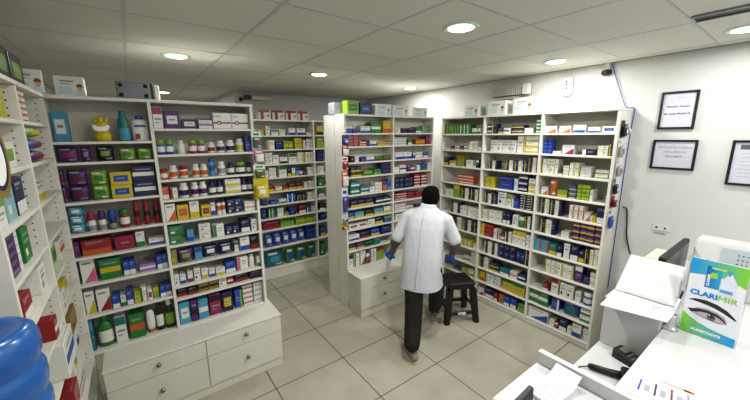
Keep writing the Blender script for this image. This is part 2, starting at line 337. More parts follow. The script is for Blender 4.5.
  "wg6 2.719 2.926 0.093 1 3; gw1 2.942 3.023 0.073 1 1; oy6 3.077 3.255 0.07 1 1; rb2 3.271 3.382 0.109 1 1",
  "wb1 2.721 3.019 0.091 3 1; bw3 3.027 3.074 0.072 1 1; ww4 3.082 3.213 0.081 2 1; bw1 3.233 3.33 0.077 1 1",
  "ww4 2.713 2.799 0.072 1 1; wp6 2.811 2.922 0.091 1 1; pv3 2.929 2.976 0.086 1 1; mw6 2.985 3.067 0.082 1 1; wb2 3.075 3.173 0.076 1 1; bg1 3.192 3.309 0.082 1 1; wg4 3.316 3.396 0.09 1 1",
  "nb4 2.724 3.044 0.132 4 2; rw1 3.072 3.304 0.163 2 4",
  "rw6 2.725 2.939 0.094 1 3; rd1 2.95 3.23 0.079 2 2",
  "wr6 2.726 2.912 0.09 1 3; wk1 2.93 3.061 0.031 1 1; np4 3.08 3.195 0.026 1 1",
  "wg4 2.735 2.878 0.073 1 1; ww4 2.896 2.988 0.052 1 1",
 ]),
 'corner': ([2.125, 1.917, 1.708, 1.485, 1.287, 1.075, 0.863, 0.65, 0.44, 0.257, 0.06], [
  "gy2 3.113 2.813 0.129 6 1; gw2 2.8 2.64 0.122 3 1; wg1 2.618 2.493 0.069 2 1",
  "wg4 3.076 2.979 0.034 1 1; ny1 2.953 2.674 0.053 4 1; wy2 2.658 2.523 0.119 3 1; ww4 2.515 2.465 0.048 1 1",
  "ny1 3.074 2.983 0.108 1 1; yw1 2.972 2.857 0.066 1 1; ea3 2.848 2.725 0.14 3 1; ww4 2.688 2.584 0.09 1 1; wg3 2.58 2.536 0.044 1 1; kw3 2.53 2.487 0.097 1 1",
  "ow6 2.811 2.56 0.116 1 3",
  "wy2 3.029 2.878 0.096 3 1; ly3 2.869 2.767 0.172 1 1; ny2 2.734 2.437 0.143 6 1",
  "ny2 2.92 2.755 0.131 3 1; ww4 2.747 2.64 0.114 2 1; wy2 2.624 2.453 0.114 4 1",
  "ny2 2.875 2.727 0.154 2 1; ny2 2.677 2.469 0.146 4 2",
  "yw2 2.715 2.534 0.086 3 1; ww4 2.518 2.456 0.068 1 1",
  "ww4 2.79 2.686 0.02 1 1; wn6 2.678 2.537 0.062 1 1; wg6 2.532 2.448 0.167 1 5",
  "by1 2.834 2.693 0.035 2 1; yl3 2.676 2.575 0.082 1 1; wl1 2.567 2.478 0.088 1 1",
  "wr4 2.77 2.648 0.02 1 1; ly4 2.63 2.481 0.02 1 1",
 ]),
 'middle': ([2.125, 1.917, 1.708, 1.485, 1.287, 1.075, 0.863, 0.65, 0.44, 0.257, 0.06], [
  "nw6 2.408 2.274 0.111 2 2; ny1 2.26 2.109 0.062 2 1; ny6 2.097 1.944 0.091 1 2; ww4 1.932 1.854 0.056 1 1; gw6 1.806 1.758 0.145 1 4",
  "wg4 2.345 2.019 0.135 7 1; wy5 2.007 1.914 0.18 1 1; wy1 1.908 1.76 0.18 1 3",
  "ny2 2.351 2.242 0.102 3 1; ny2 2.125 1.862 0.12 7 1; ny2 1.855 1.751 0.163 3 4",
  "yl2 2.392 2.253 0.126 2 1; bp6 2.212 2.032 0.146 1 2; wb2 2.027 1.966 0.136 1 1; nw6 1.959 1.854 0.19 1 3; wy1 1.842 1.748 0.157 1 2",
  "ny2 2.379 2.211 0.119 4 1; wb4 2.203 2.092 0.164 1 1; wl3 2.085 2.021 0.142 1 1; bw2 2.016 1.931 0.107 1 1; nw6 1.919 1.757 0.172 4 6",
  "wy2 2.408 2.321 0.126 2 1; ww4 2.312 2.135 0.133 2 2; nw1 2.115 2.024 0.137 2 1; wg4 1.993 1.925 0.135 1 1; gw3 1.919 1.853 0.126 1 1; ny2 1.846 1.76 0.143 3 1",
  "ry2 2.424 2.228 0.16 1 3; wr5 2.221 2.158 0.127 1 1; Jrr 2.152 2.079 0.086 1 1; nw2 2.065 1.994 0.127 2 1; wy3 1.982 1.823 0.164 3 1; wg4 1.811 1.741 0.142 2 1",
  "nw2 2.335 2.164 0.159 4 2; nb4 2.143 1.926 0.173 3 2; nb7 1.92 1.804 0.178 2 1; ny2 1.799 1.75 0.187 1 1",
  "ny2 2.411 2.282 0.142 2 2; ny1 2.262 2.12 0.099 1 2; tw1 2.112 1.986 0.081 1 1; wP6 1.98 1.884 0.083 1 1; nw6 1.878 1.78 0.082 1 1",
  "yo1 2.391 2.308 0.128 1 1; wg4 2.286 2.093 0.136 4 1; yg3 2.065 1.77 0.157 2 1",
  "wr8 2.394 2.317 0.092 1 1; nw1 2.294 2.169 0.128 1 1; rw1 2.162 2.105 0.113 1 1; ao3 2.097 2.032 0.114 1 1; bw1 2.023 1.865 0.126 2 1; lg3 1.84 1.758 0.098 1 1",
 ]),
 'outer': ([2.125, 1.917, 1.708, 1.485, 1.287, 1.075, 0.863, 0.65, 0.44, 0.257, 0.06], [
  "wo8 1.712 1.597 0.071 1 1; wo8 1.578 1.466 0.068 1 1; wb1 1.447 1.334 0.074 1 1; wb1 1.321 1.214 0.053 1 1; wb7 1.202 1.076 0.058 1 1",
  "bn6 1.723 1.626 0.15 2 4; ww4 1.62 1.538 0.031 1 1; wm8 1.528 1.417 0.093 1 1; nw2 1.346 1.227 0.055 1 1; wy2 1.219 1.131 0.093 3 1; ny2 1.124 1.07 0.11 1 3",
  "wy2 1.703 1.546 0.158 4 1; nw1 1.54 1.502 0.053 1 1; wy6 1.497 1.441 0.1 1 3; wy5 1.435 1.35 0.132 2 1; wg6 1.341 1.246 0.103 2 5; wl1 1.216 1.107 0.082 1 2",
  "wo8 1.693 1.629 0.086 1 1; Koa 1.62 1.544 0.168 1 1; ly1 1.534 1.437 0.077 1 1; by1 1.423 1.353 0.13 1 3; ly6 1.346 1.238 0.151 3 4; ww4 1.233 1.208 0.112 1 1; ly4 1.102 1.07 0.037 1 1",
  "ny2 1.68 1.474 0.161 6 1; wo5 1.397 1.265 0.139 3 1; wo8 1.259 1.211 0.084 1 1; yw2 1.206 1.162 0.067 1 1; nw1 1.155 1.07 0.164 3 1",
  "ny2 1.671 1.516 0.152 3 1; ww4 1.453 1.378 0.063 2 1; py6 1.347 1.079 0.186 4 3",
  "co5 1.73 1.565 0.129 2 1; ty1 1.559 1.478 0.119 1 1; nw1 1.472 1.422 0.117 1 1; ww4 1.412 1.354 0.156 1 1; nw1 1.344 1.269 0.156 1 1; ny1 1.264 1.215 0.123 1 1; ny2 1.209 1.14 0.152 2 1; wy2 1.135 1.076 0.172 2 1",
  "wy2 1.577 1.296 0.147 5 1; pw3 1.284 1.214 0.176 1 1; nb6 1.205 1.147 0.085 1 1; wy6 1.142 1.065 0.142 1 2",
  "rw1 1.584 1.519 0.077 1 1; wr3 1.493 1.42 0.182 1 1; wk4 1.404 1.271 0.152 2 1; ww4 1.252 1.202 0.115 1 1; Jbw 1.196 1.101 0.125 1 1",
  "gw6 1.734 1.507 0.157 2 1; bw5 1.475 1.394 0.133 1 1; Kbg 1.361 1.198 0.157 1 1; wg1 1.191 1.077 0.142 1 2",
  "wb8 1.729 1.488 0.134 1 1; ww4 1.477 1.424 0.075 1 1; rw3 1.418 1.382 0.065 1 1; nw1 1.372 1.295 0.133 1 1; ww4 1.289 1.247 0.084 1 1; wb1 1.242 1.156 0.142 1 1; wg4 1.142 1.069 0.134 2 1",
 ]),
}
# ------------------------------------------------------------------ goods: one mesh per kind of pack, then individual copies
def front_cells(bm, cutsx, cutsz, rule, diag=None, top=True):
    """cut the front face (y = 0) into printed zones; rule(x, z) -> material slot"""
    fr = [f for f in bm.faces if f.normal.y < -.9]
    def geom(fs): return list({*fs, *(e for f in fs for e in f.edges), *(v for f in fs for v in f.verts)})
    for ax, cuts in ((0, cutsx), (2, cutsz)):
        for c in cuts:
            fr = [f for f in bm.faces if f.normal.y < -.9]
            co = Vector((0,0,0)); co[ax] = c; no = Vector((0,0,0)); no[ax] = 1
            bmesh.ops.bisect_plane(bm, geom=geom(fr), plane_co=co, plane_no=no)
    if diag:
        fr = [f for f in bm.faces if f.normal.y < -.9]
        bmesh.ops.bisect_plane(bm, geom=geom(fr), plane_co=Vector((diag[0], 0, diag[1])), plane_no=Vector((diag[2], 0, diag[3])).normalized())
    for f in bm.faces:
        if f.normal.y < -.9:
            c = f.calc_center_median(); f.material_index = rule(c.x, c.z)
    if top:
        tf = [f for f in bm.faces if f.normal.z > .9]
        for c in (.10, .125):
            tf = [f for f in bm.faces if f.normal.z > .9]
            bmesh.ops.bisect_plane(bm, geom=geom(tf), plane_co=Vector((0, c, 0)), plane_no=Vector((0, 1, 0)))
        for f in bm.faces:
            if f.normal.z > .9 and .10 < f.calc_center_median().y < .125: f.material_index = 2
def carton_mesh(base, acc, pat):
    """unit carton: x -.5..+.5, y 0..1 (front at 0), z 0..1"""
    bm = bmesh.new()
    add_box(bm, -.5, .5, 0, 1, 0, 1, .022)
    bm.normal_update()
    inkz = (.74, .79, .84, .87); inkx = (-.36, -.02, .24)
    def ink(x, z):
        if .79 < z < .87 and -.36 < x < .24: return 2
        if .70 < z < .74 and -.36 < x < -.02: return 2
        return 0
    cx, cz, dg = [], [], None
    if pat == 1: cx, cz = [-.36, -.02, .24], [.36, .70, .74, .79, .87]; rule = lambda x, z: 1 if z < .36 else ink(x, z)
    elif pat == 2: cx, cz = [-.22, -.1, .3], [.62, .70, .45, .50]; rule = lambda x, z: 1 if x < -.22 else (2 if -.1 < x < .3 and (.62 < z < .70 or .45 < z < .5) else 0)
    elif pat == 3: cx, cz = [-.34, .1, .34], [.66, .40, .48, .25, .30]; rule = lambda x, z: 1 if z > .66 else (2 if (.40 < z < .48 and -.34 < x < .34) or (.25 < z < .30 and -.34 < x < .1) else 0)
    elif pat == 4: cx, cz = [-.34, -.05, .3], [.18, .40, .56, .66, .78, .84]; rule = lambda x, z: 1 if -.34 < x < -.05 and .18 < z < .40 else (2 if -.34 < x < .3 and (.56 < z < .66 or .78 < z < .84) else 0)
    elif pat == 5: cx, cz = [.22, -.34, .1], [.55, .64, .38, .43]; rule = lambda x, z: 1 if x > .22 else (2 if -.34 < x < .1 and (.55 < z < .64 or .38 < z < .43) else 0)
    elif pat == 6: cx, cz = [-.34, .34], [.34, .60, .74, .82]; rule = lambda x, z: 1 if .34 < z < .60 else (2 if -.34 < x < .34 and .74 < z < .82 else 0)
    elif pat == 7: cx, cz = [-.34, .34, -.2, .2], [.26, .74, .46, .56]; rule = lambda x, z: (2 if -.2 < x < .2 and .46 < z < .56 else 1) if -.34 < x < .34 and .26 < z < .74 else 0
    elif pat == 8: cx, cz, dg = [-.36, .24], [.79, .87], (0, .30, .75, -1.); rule = lambda x, z: 1 if (z < .30 + .75*x) else (2 if .79 < z < .87 and -.36 < x < .24 else 0)
    else: cx, cz = [-.28, -.08, -.23, -.13], [.32, .42, .26, .50, .74, .80]; rule = lambda x, z: (1 if (.32 < z < .42 or (-.28 < x < -.08 and .26 < z < .50)) and not (-.23 < x < -.13 and .32 < z < .42) else (2 if .74 < z < .80 and x < .1 else 0))
    front_cells(bm, sorted(set(cx)), sorted(set(cz)), rule, dg)
    # the band runs round the sides as on a printed carton
    if pat in (1, 3):
        for f in bm.faces:
            if abs(f.normal.x) > .9: pass
    ink_ch = 's' if base in 'nkpbdGmr' else 'i'
    if base == 'w' and acc == 'g': acc = 's' if pat in (4, 6) else 'G'
    return mesh(bm, [pm('G' if base == 'g' else base), pm('G' if acc == 'g' else acc), pm(ink_ch)], name='carton')
def pouch_mesh(base, acc, soft=.55):
    """soft pack: bulging body pinched to the seals at top and bottom, printed patch in front"""
    bm = bmesh.new(); nx, nz = 8, 9
    def co(u, v, s):
        x = (u-.5)*(1-.07*abs(2*v-1)**3); z = v
        b = (1-abs(2*u-1)**3.2)**.6*(1-abs(2*v-1)**3.4)**.6
        return Vector((x, .5 + s*.5*max(b, .04), z))
    front = [[bm.verts.new(co(i/nx, j/nz, -1)) for j in range(nz+1)] for i in range(nx+1)]
    back = [[bm.verts.new(co(i/nx, j/nz, 1)) for j in range(nz+1)] for i in range(nx+1)]
    for i in range(nx):
        for j in range(nz):
            f = bm.faces.new((front[i][j], front[i+1][j], front[i+1][j+1], front[i][j+1]))
            f.material_index = 1 if (2 <= i < 6 and 3 <= j < 6) else (2 if (i in (1,2,3,4) and j == 7) or (j == 1 and 4 <= i < 7) else 0)
            bm.faces.new((back[i][j], back[i][j+1], back[i+1][j+1], back[i+1][j]))
    edge = [front[i][0] for i in range(nx+1)], [back[i][0] for i in range(nx+1)]
    for a, b, rev in ((edge[0], edge[1], 0), ([front[i][nz] for i in range(nx+1)], [back[i][nz] for i in range(nx+1)], 1),
                      (front[0], back[0], 1), (front[nx], back[nx], 0)):
        for k in range(len(a)-1): bm.faces.new((a[k], b[k], b[k+1], a[k+1]))
    return mesh(bm, [pm('G' if base == 'g' else base), pm('G' if acc == 'g' else acc), pm('s' if base in 'nkpbdm' else 'w')], True, name='pouch')
CAPPROF = [(.0,.0)]
def lathed(prof, segs, mats, n=18, sy=1.):
    bm = bmesh.new(); lathe(bm, prof, n, cy=.5, sy=sy, mats_by_seg=segs)
    return mesh(bm, mats, True, name='vessel')
def vessel(kind, a, b):
    """returns (body mesh, cap mesh) in the unit box, for bottles, jars, cans and tubes"""
    A = pm('G' if a == 'g' else a); B = pm(('s' if a == 'w' else 'G') if b == 'g' else b)
    if kind == 'B':      # supplement bottle with label wrap
        body = lathed([(0,0),(.46,0),(.5,.04),(.5,.16),(.5,.52),(.5,.66),(.44,.74),(.33,.79),(.33,.84)], [0,0,0,1,0,0,0,0], [A, B])
        cap = lathed([(.37,.80),(.38,.81),(.38,.97),(.35,1),(0,1)], None, [pm('w') if a == 'w' else pm('n')])
    elif kind == 'R':    # roll-on deodorant
        body = lathed([(0,0),(.38,0),(.46,.05),(.48,.30),(.44,.52),(.40,.56)], [0,0,1,0,0], [A, pm('s')])
        cap = lathed([(.46,.56),(.47,.60),(.46,.84),(.36,.97),(0,1)], None, [B])
    elif kind == 'J':    # jar: label colour, wide lid
        body = lathed([(0,0),(.46,0),(.5,.05),(.5,.18),(.5,.56),(.5,.64),(.42,.72)], [0,0,0,1,0,0], [A, pm('w') if a != 'w' else pm('o')])
        cap = lathed([(.46,.70),(.48,.72),(.48,.96),(.44,1),(0,1)], None, [B])
    elif kind == 'A':    # aerosol
        body = lathed([(0,0),(.46,0),(.5,.02),(.5,.36),(.5,.58),(.5,.70),(.42,.76)], [0,0,0,1,0,0], [A, B])
        cap = lathed([(.40,.76),(.42,.78),(.40,.95),(.30,1),(0,1)], None, [A])
    elif kind == 'T':    # tube
        body = lathed([(0,0),(.5,0),(.5,.30),(.5,.62),(.5,.80),(.46,.82)], [0,0,1,0,0], [A, B])
        cap = lathed([(.5,.82),(.5,.98),(.47,1),(0,1)], None, [B if a == 'c' else pm('k')])
    elif kind == 'L':    # mouthwash: shouldered oval body with label
        body = lathed([(0,0),(.46,0),(.5,.03),(.5,.14),(.5,.34),(.5,.52),(.49,.66),(.36,.75),(.23,.79),(.22,.82)], [0,0,0,1,1,0,0,0,0], [A, B], 22, .7)
        cap = lathed([(.26,.79),(.28,.80),(.27,.98),(.24,1),(0,1)], None, [pm('w') if b != 'w' else A], 18, .9)
    else:                # O: white oval bottle standing on its cap
        body = lathed([(.34,.14),(.44,.20),(.5,.40),(.5,.66),(.44,.88),(.26,.98),(0,1)], [0,0,1,0,0,0], [A, pm('w')], 22, .6)
        cap = lathed([(0,0),(.33,0),(.36,.02),(.36,.14),(.30,.15)], None, [B], 18, .7)
    return body, cap
PACKS = {}
BWORD = dict(WORD, g='green')
def pack_kind(st, bay):
    if st in PACKS and not (st[0] == 'B' and bay == 'hygiene'): return PACKS[st]
    if st[0] in 'BJATLO' and len(st) == 3:
        k, a, b = st[0], st[1], st[2]
        if k == 'B' and bay == 'hygiene': k = 'R'
        if k == 'J': body, cap = vessel('J', a, b)
        else: body, cap = vessel(k, a, b)
        noun = {'B': 'bottle', 'R': 'roll_on', 'J': 'jar', 'A': 'spray_can', 'T': 'tube', 'L': 'lotion_bottle', 'O': 'oval_bottle'}[k]
        wa, wb = BWORD[a], ('grey' if b == 'g' and a == 'w' else BWORD[b])
        desc = {'B': f'{wa} {wb}-label' if wa != wb else f'plain {wa}', 'J': f'{wb}-lidded {wa}'}.get(k, f'{wa} {wb}-marked' if wa != wb else f'plain {wa}')
        r = (noun, desc, body, cap)
    elif st[0] == 'K':
        r = ('soft_pack', f'{BWORD[st[1]]} {BWORD[st[2]]}-patched', pouch_mesh(st[1], st[2]), None)
    else:
        a, b, p = st[0], st[1], int(st[2])
        wa, wb = BWORD[a], ('grey' if b == 'g' and a == 'w' and p in (4, 6) else BWORD[b])
        feat = {1: 'based', 2: 'edged', 3: 'topped', 4: 'spotted', 5: 'sided', 6: 'banded', 7: 'fronted', 8: 'cornered', 9: 'striped'}[p]
        r = ('carton', f'{wa} {wb}-{feat}' if wa != wb else f'plain {wa}', carton_mesh(a, b, p), None)
    if not (st[0] == 'B' and bay == 'hygiene'): PACKS[st] = r
    return r
ORD = ('first second third fourth fifth sixth seventh eighth ninth tenth eleventh twelfth thirteenth fourteenth fifteenth sixteenth seventeenth '
       'eighteenth nineteenth twentieth twenty-first twenty-second twenty-third twenty-fourth twenty-fifth twenty-sixth twenty-seventh twenty-eighth twenty-ninth thirtieth').split()
CARTON = {'hygiene': 'toiletry_box', 'vitamin': 'supplement_box', 'rear': 'dressing_carton', 'island': 'remedy_box', 'island_far': 'remedy_box',
          'corner': 'medicine_box', 'middle': 'medicine_box', 'outer': 'medicine_box', 'side': 'sundries_box'}
CAT = {'bottle': 'bottle', 'roll_on': 'deodorant', 'jar': 'jar', 'spray_can': 'spray can', 'tube': 'tube', 'lotion_bottle': 'bottle', 'oval_bottle': 'bottle', 'soft_pack': 'packet'}
FIRST = {}
def put(st, bay, x, y, z, rz, w, d, h, label, group):
    noun, desc, me, cap = pack_kind(st, bay)
    name = CARTON[bay] if noun == 'carton' else noun
    key = (st, bay)
    if key not in FIRST:
        o = bpy.data.objects.new(name, me); COL.objects.link(o)
        if cap:
            c = bpy.data.objects.new('cap', cap); COL.objects.link(c); c.parent = o
        FIRST[key] = o
    else:
        s = FIRST[key]; o = s.copy(); COL.objects.link(o)
        for ch in s.children:
            c = ch.copy(); COL.objects.link(c); c.parent = o
    o.location = (x, y, z); o.rotation_euler = (0, 0, rz); o.scale = (w, d, h)
    tag(o, label.format(desc=desc, noun=name.replace('_', ' ')), CAT.get(noun, 'box'), group)
    return o
BAYNAME = {'hygiene': 'toiletries bay', 'vitamin': 'vitamin bay', 'rear': 'rear shelf unit', 'island': 'island drawer bay', 'island_far': 'island inner bay',
           'corner': 'corner wall bay', 'middle': 'middle wall bay', 'outer': 'outer wall bay'}
LIMS = {'hygiene': [(-.405,.134)], 'vitamin': [(.162,.866)], 'rear': [(.885,2.262),(2.289,3.27)], 'island': [(1.974,2.654)], 'island_far': [(2.682,3.36)],
        'corner': [(2.442,3.067)], 'middle': [(1.747,2.414)], 'outer': [(1.089,1.719)]}
TOPS = {'hygiene': 2.392, 'vitamin': 2.392, 'rear': 2.345, 'island': 2.358, 'island_far': 2.358, 'corner': 2.342, 'middle': 2.342, 'outer': 2.342}
def clampx(bay, a0, a1):
    m = (a0+a1)/2
    lo, hi = min(LIMS[bay], key=lambda L: max(L[0]-m, m-L[1], 0))
    return min(max(a0, lo), hi), min(max(a1, lo), hi)
def stock(bay, axis, val, setb, rz, shelf_no0=0):
    zs, rows = STOCK[bay]
    for si, row in enumerate(rows):
        z = zs[si] + BT/2 + .0008; col = 0
        if not row: continue
        for it in row.split('; '):
            st, a0, a1, h, n, k = it.split(); a0, a1, h, n, k = float(a0), float(a1), float(h), int(n), int(k)
            if st == '1C2': continue
            a0, a1 = clampx(bay, a0, a1)
            if si == 0: h = min(h, TOPS[bay] - .018 - z - .008)
            w = abs(a1-a0)/n
            alt = {'ny2': ('ny2', 'wy2', 'nw2'), 'ny1': ('ny1', 'wn6'), 'nw2': ('nw2', 'wy2'), 'nw4': ('nw4', 'wn6'), 'nw6': ('nw6', 'ny2'), 'wg4': ('wg4', 'ww4', 'wb4'), 'wy2': ('wy2', 'wy5', 'wg4')}
            st0 = st
            for c in range(n):
                if axis == 'X' and n > 1 and st0 in alt: st = alt[st0][c % len(alt[st0])]
                ac = a0 + (a1-a0)*(c+.5)/n; col += 1
                vess = st[0] in 'BJATLO'
                sb = setb + random.uniform(0, .02)
                wv = w*.93 if vess else w*.96
                d = wv if vess else (min(max(.5*w, .06), .12) if st[0] == 'K' else random.uniform(.09, .12))
                hh = h/k
                rot = rz + (R(random.uniform(-2, 2)) if (n == 1 and k == 1 and w < .12) else 0)
                for lv in range(k):
                    lab = '{desc} {noun}, ' + f'{ORD[col-1]} along {ORD[si]} shelf, {BAYNAME[bay]}'
                    if k > 1: lab += ', ' + ('lowest' if lv == 0 else 'topmost' if lv == k-1 else ORD[lv] + ' up') + ' in stack'
                    dx = random.uniform(-.002, .002) if k > 1 and n == 1 else 0
                    if axis == 'Y': p = (ac + dx, val + sb)
                    else: p = (val + sb, ac + dx)
                    put(st, bay, p[0], p[1], z + lv*hh, rot, wv, d, hh - .0012, lab, 'goods in the ' + BAYNAME[bay])
# ------------------------------------------------------------------ the shelving and what stands on it
def mids(bay): return STOCK[bay][0]
LY, RX, MY, RY = 2.986, 3.42, 3.20, 4.63
Lz, Vz = mids('hygiene'), mids('vitamin')
shelving('shelving_unit', (0, LY, 0), 0, [-.432, .148, .892], [Lz, Vz], .285, 2.392, 'tall white two-bay shelving behind the four-drawer cabinet, toiletries and vitamins', base=.5255, plinth=False)
shelving('shelving_unit', (0, RY, 0), 0, [.86, 2.275, 3.30], [mids('rear'), mids('rear')], .30, 2.345, 'white shelving on the rear wall topped with red T boxes')
shelving('shelving_unit', (0, MY, 0), 0, [1.948, 2.668, 3.385], [mids('island'), mids('island')], .215, 2.358, 'white island shelving in mid room standing over two visible drawers', base=.002, plinth=False)
# its twin stands back to back
shelving('shelving_unit', (3.36, 3.68, 0), math.pi, [0, .70, 1.412], [mids('island')[:10], mids('island')[:10]], .255, 2.358, 'plain back-to-back half of the island, seen as white end panel', base=.002)
Rz = mids('corner')
shelving('shelving_unit', (RX, 3.092, 0), R(-90), [0, .665, 1.359, 2.028], [Rz, Rz, Rz], .294, 2.342, 'long three-bay white medicine shelving along the wall with the stool', base=.002)
# corner unit on the side wall, front towards +X
Sz = [2.2, 1.99, 1.78, 1.575, 1.37, 1.16, .95, .74, .53, .30, .08]
shelving('shelving_unit', (-.40, 1.67, 0), R(90), [0, .64, 1.30], [Sz, Sz], .33, 2.39, 'blurred white shelving at the near side with peg holes in its panels', base=.002)
su = [o for o in bpy.data.objects if o.name.startswith('shelving_unit') and o.parent is None][-1]
bm = bmesh.new()
for xx in (.629-.0004, 1.278-.0004):
    for yy in (.04, .27):
        for i in range(62):
            z = .2 + i*.035
            g = bmesh.ops.create_circle(bm, cap_ends=True, segments=8, radius=.004)
            for v in g['verts']: v.co = Vector((xx, yy + v.co.x, z + v.co.y))
hm = new('peg_holes', mesh(bm, mat('hole_dark', (.25,.24,.22), .9)), su); hm['kind'] = 'stuff'
stock('hygiene', 'Y', LY, .03, 0)
stock('vitamin', 'Y', LY, .03, 0)
stock('rear', 'Y', RY, .04, 0)
stock('island', 'Y', MY, .025, 0)
stock('island_far', 'Y', MY, .025, 0)
for b in ('corner', 'middle', 'outer'): stock(b, 'X', RX, .025, R(-90))
drawer_cabinet('drawer_cabinet', (0, 2.716, 0), -.345, .922, .565, .525, [-.345, .298, .922], .355, .085, 'white four-drawer cabinet with round knobs below the toiletries and vitamins')
drawer_cabinet('drawer_cabinet', (0, 2.908, 0), 1.945, 3.37, .285, .505, [1.945, 2.63, 3.37], .345, .10, 'white drawer cabinet at the foot of the island beside the man')
# the man hides most of its second column

# goods on the near side shelving (fronts face +X)
def side(st, y0, y1, z, h, lab, k=1, n=1, x=-.425, d=.10):
    w = (y1-y0)/n
    for c in range(n):
        for lv in range(k):
            l = lab
            if n > 1: l += ', ' + ORD[c] + ' in row'
            if k > 1: l += ', ' + ('lowest' if lv == 0 else 'topmost' if lv == k-1 else ORD[lv] + ' up')
            put(st, 'side', x, y0 + w*(c+.5), z + BT/2 + .0008 + lv*h/k, R(90), w*.96, d, h/k - .001, l, 'goods on the near side shelving')
side('kl7', 2.22, 2.50, 2.39, .17, 'green and black foil pack on top of near side shelving', x=-.44)
side('kl7', 2.52, 2.79, 2.39, .165, 'green and black foil pack nearer the picture boxes, on side shelving top', x=-.44)
side('yl2', 1.86, 2.20, 2.2, .14, 'lime yellow slim box on upper near side shelf', n=6)
side('wo1', 2.36, 2.60, 2.2, .155, 'white and orange box stacked on upper side shelf', k=5)
side('wl7', 2.03, 2.19, 1.99, .11, 'white and lime box beside the round sign')
for i, (st, l) in enumerate((('Kpr', 'purple crinkled bag under the blue bag'), ('Kbr', 'blue crinkled bag between green and purple bags'), ('Kly', 'lime crinkled bag lying on the blue bag'))):
    side(st, 2.35, 2.74, 1.99 + .062*i, .06, l + ' on side shelf', x=-.395, d=.17)
side('wl3', 1.76, 1.88, 1.78, .12, 'white and lime box low in near side bay')
side('qw4', 1.90, 2.03, 1.78, .17, 'pale blue tall box in near side bay')
side('nw1', 2.05, 2.20, 1.78, .165, 'navy white-based box against the panel of near side bay')
side('wy1', 2.42, 2.66, 1.78, .09, 'small white yellow-based box alone on side shelf')
side('pw5', 1.78, 1.95, 1.575, .18, 'purple and white box stacked at the near end of side shelf', k=5)
side('wb4', 2.0, 2.12, 1.37, .17, 'white and blue box behind the red one on side shelf', x=-.50)
side('rw1', 1.84, 1.98, 1.37, .10, 'red box at the front of the near side shelf above the water bottle', x=-.43)
side('Klg', 2.46, 2.66, 1.37, .17, 'lime green packet in far side bay')
side('yw1', 2.62, 2.72, 1.16, .10, 'yellow white-based box in far side bay')
side('rw6', 2.05, 2.13, 1.16, .105, 'small red upright box in side bay, lower than the other red box', x=-.395)
side('ak4', 2.50, 2.70, .95, .13, 'brown card box in far side bay', x=-.41)
side('wb6', 2.03, 2.28, .95, .185, 'large white box with blue band low on side shelving', x=-.375)
side('yb7', 2.42, 2.56, .74, .14, 'yellow and blue box low in far side bay')
side('Kwb', 2.62, 2.80, .74, .15, 'white and blue bag low in far side bay')
side('ro4', 2.06, 2.2, .74, .12, 'red box under the large blue-banded box', x=-.38)
side('rw4', 2.08, 2.24, .53, .14, 'red box lowest seen in near side bay', x=-.38)
side('gw4', 2.0, 2.12, 1.575, .15, 'green and white box beside the purple stack on side shelf')
side('wg4', 2.14, 2.27, 1.37, .13, 'white and grey box at the panel beside the red box')
side('wo6', 2.70, 2.88, 1.37, .12, 'white orange-banded box at the end of far side bay')
side('wm4', 2.36, 2.46, 1.16, .12, 'small white and magenta box at the panel in far side bay', x=-.40)
side('wr6', 2.45, 2.70, .53, .15, 'white red-banded box low in far side bay', k=3)
# a round club-style sign clipped to the unit's near end
t = empty('round_sign', (-.385, 1.735, 2.05), R(90), 'round white sign with navy and yellow rim on side shelving', 'sign')
def disc(r0, r1, y, m, n=40):
    bm = bmesh.new()
    if r0 == 0: bm.faces.new([bm.verts.new((r1*math.cos(2*math.pi*k/n), y, r1*math.sin(2*math.pi*k/n))) for k in range(n)])
    else:
        A = [bm.verts.new((r0*math.cos(2*math.pi*k/n), y, r0*math.sin(2*math.pi*k/n))) for k in range(n)]
        B = [bm.verts.new((r1*math.cos(2*math.pi*k/n), y, r1*math.sin(2*math.pi*k/n))) for k in range(n)]
        for k in range(n): bm.faces.new((A[k], A[(k+1)%n], B[(k+1)%n], B[k]))
    r = bmesh.ops.extrude_face_region(bm, geom=bm.faces[:])
    for v in [g for g in r['geom'] if isinstance(g, bmesh.types.BMVert)]: v.co.y += .003
    return mesh(bm, m)
new('face', disc(0, .10, 0, PAPER), t); new('inner_rim', disc(.092, .112, -.001, pm('n')), t); new('outer_rim', disc(.110, .135, -.0015, pm('a')), t)

# individual toiletries with shapes of their own on the top shelf
zt = Lz[0] + BT/2 + .0008
t = empty('figure_bottle', (-.145, LY+.07, zt), 0, 'yellow figure-shaped bottle with white wing label on toiletries top shelf', 'bottle'); t.scale = (.86, .86, .84)
bm = bmesh.new()
lathe(bm, [(0,0),(.045,0),(.056,.010),(.058,.05),(.048,.075),(.040,.085),(.046,.10),(.052,.125),(.048,.15),(.034,.166),(0,.170)], 24, sy=.6)
for s in (-1, 1): lathe(bm, [(0,.152),(.014,.155),(.016,.175),(.010,.192),(0,.196)], 12, cx=s*.036)
new('body', mesh(bm, pm('y'), True), t)
bm = bmesh.new(); lathe(bm, [(.020,.165),(.021,.19),(.017,.205),(0,.207)], 16); new('cap', mesh(bm, pm('y'), True), t)
bm = bmesh.new()
for s in (-1, 1): poly(bm, [(0,-.038,.085),(s*.024,-.037,.080),(s*.046,-.034,.092),(s*.056,-.033,.12),(s*.046,-.034,.138),(s*.02,-.037,.122),(0,-.038,.118)])
r = bmesh.ops.extrude_face_region(bm, geom=bm.faces[:])
for v in [g for g in r['geom'] if isinstance(g, bmesh.types.BMVert)]: v.co.y += .004
o = new('label', mesh(bm, PAPER), t); o['label'] = 'white wing-shaped paper label'
t = empty('shampoo_bottle', (-.02, LY+.07, zt), R(-4), 'tall teal shampoo bottle between yellow bottle and white lotion', 'bottle')
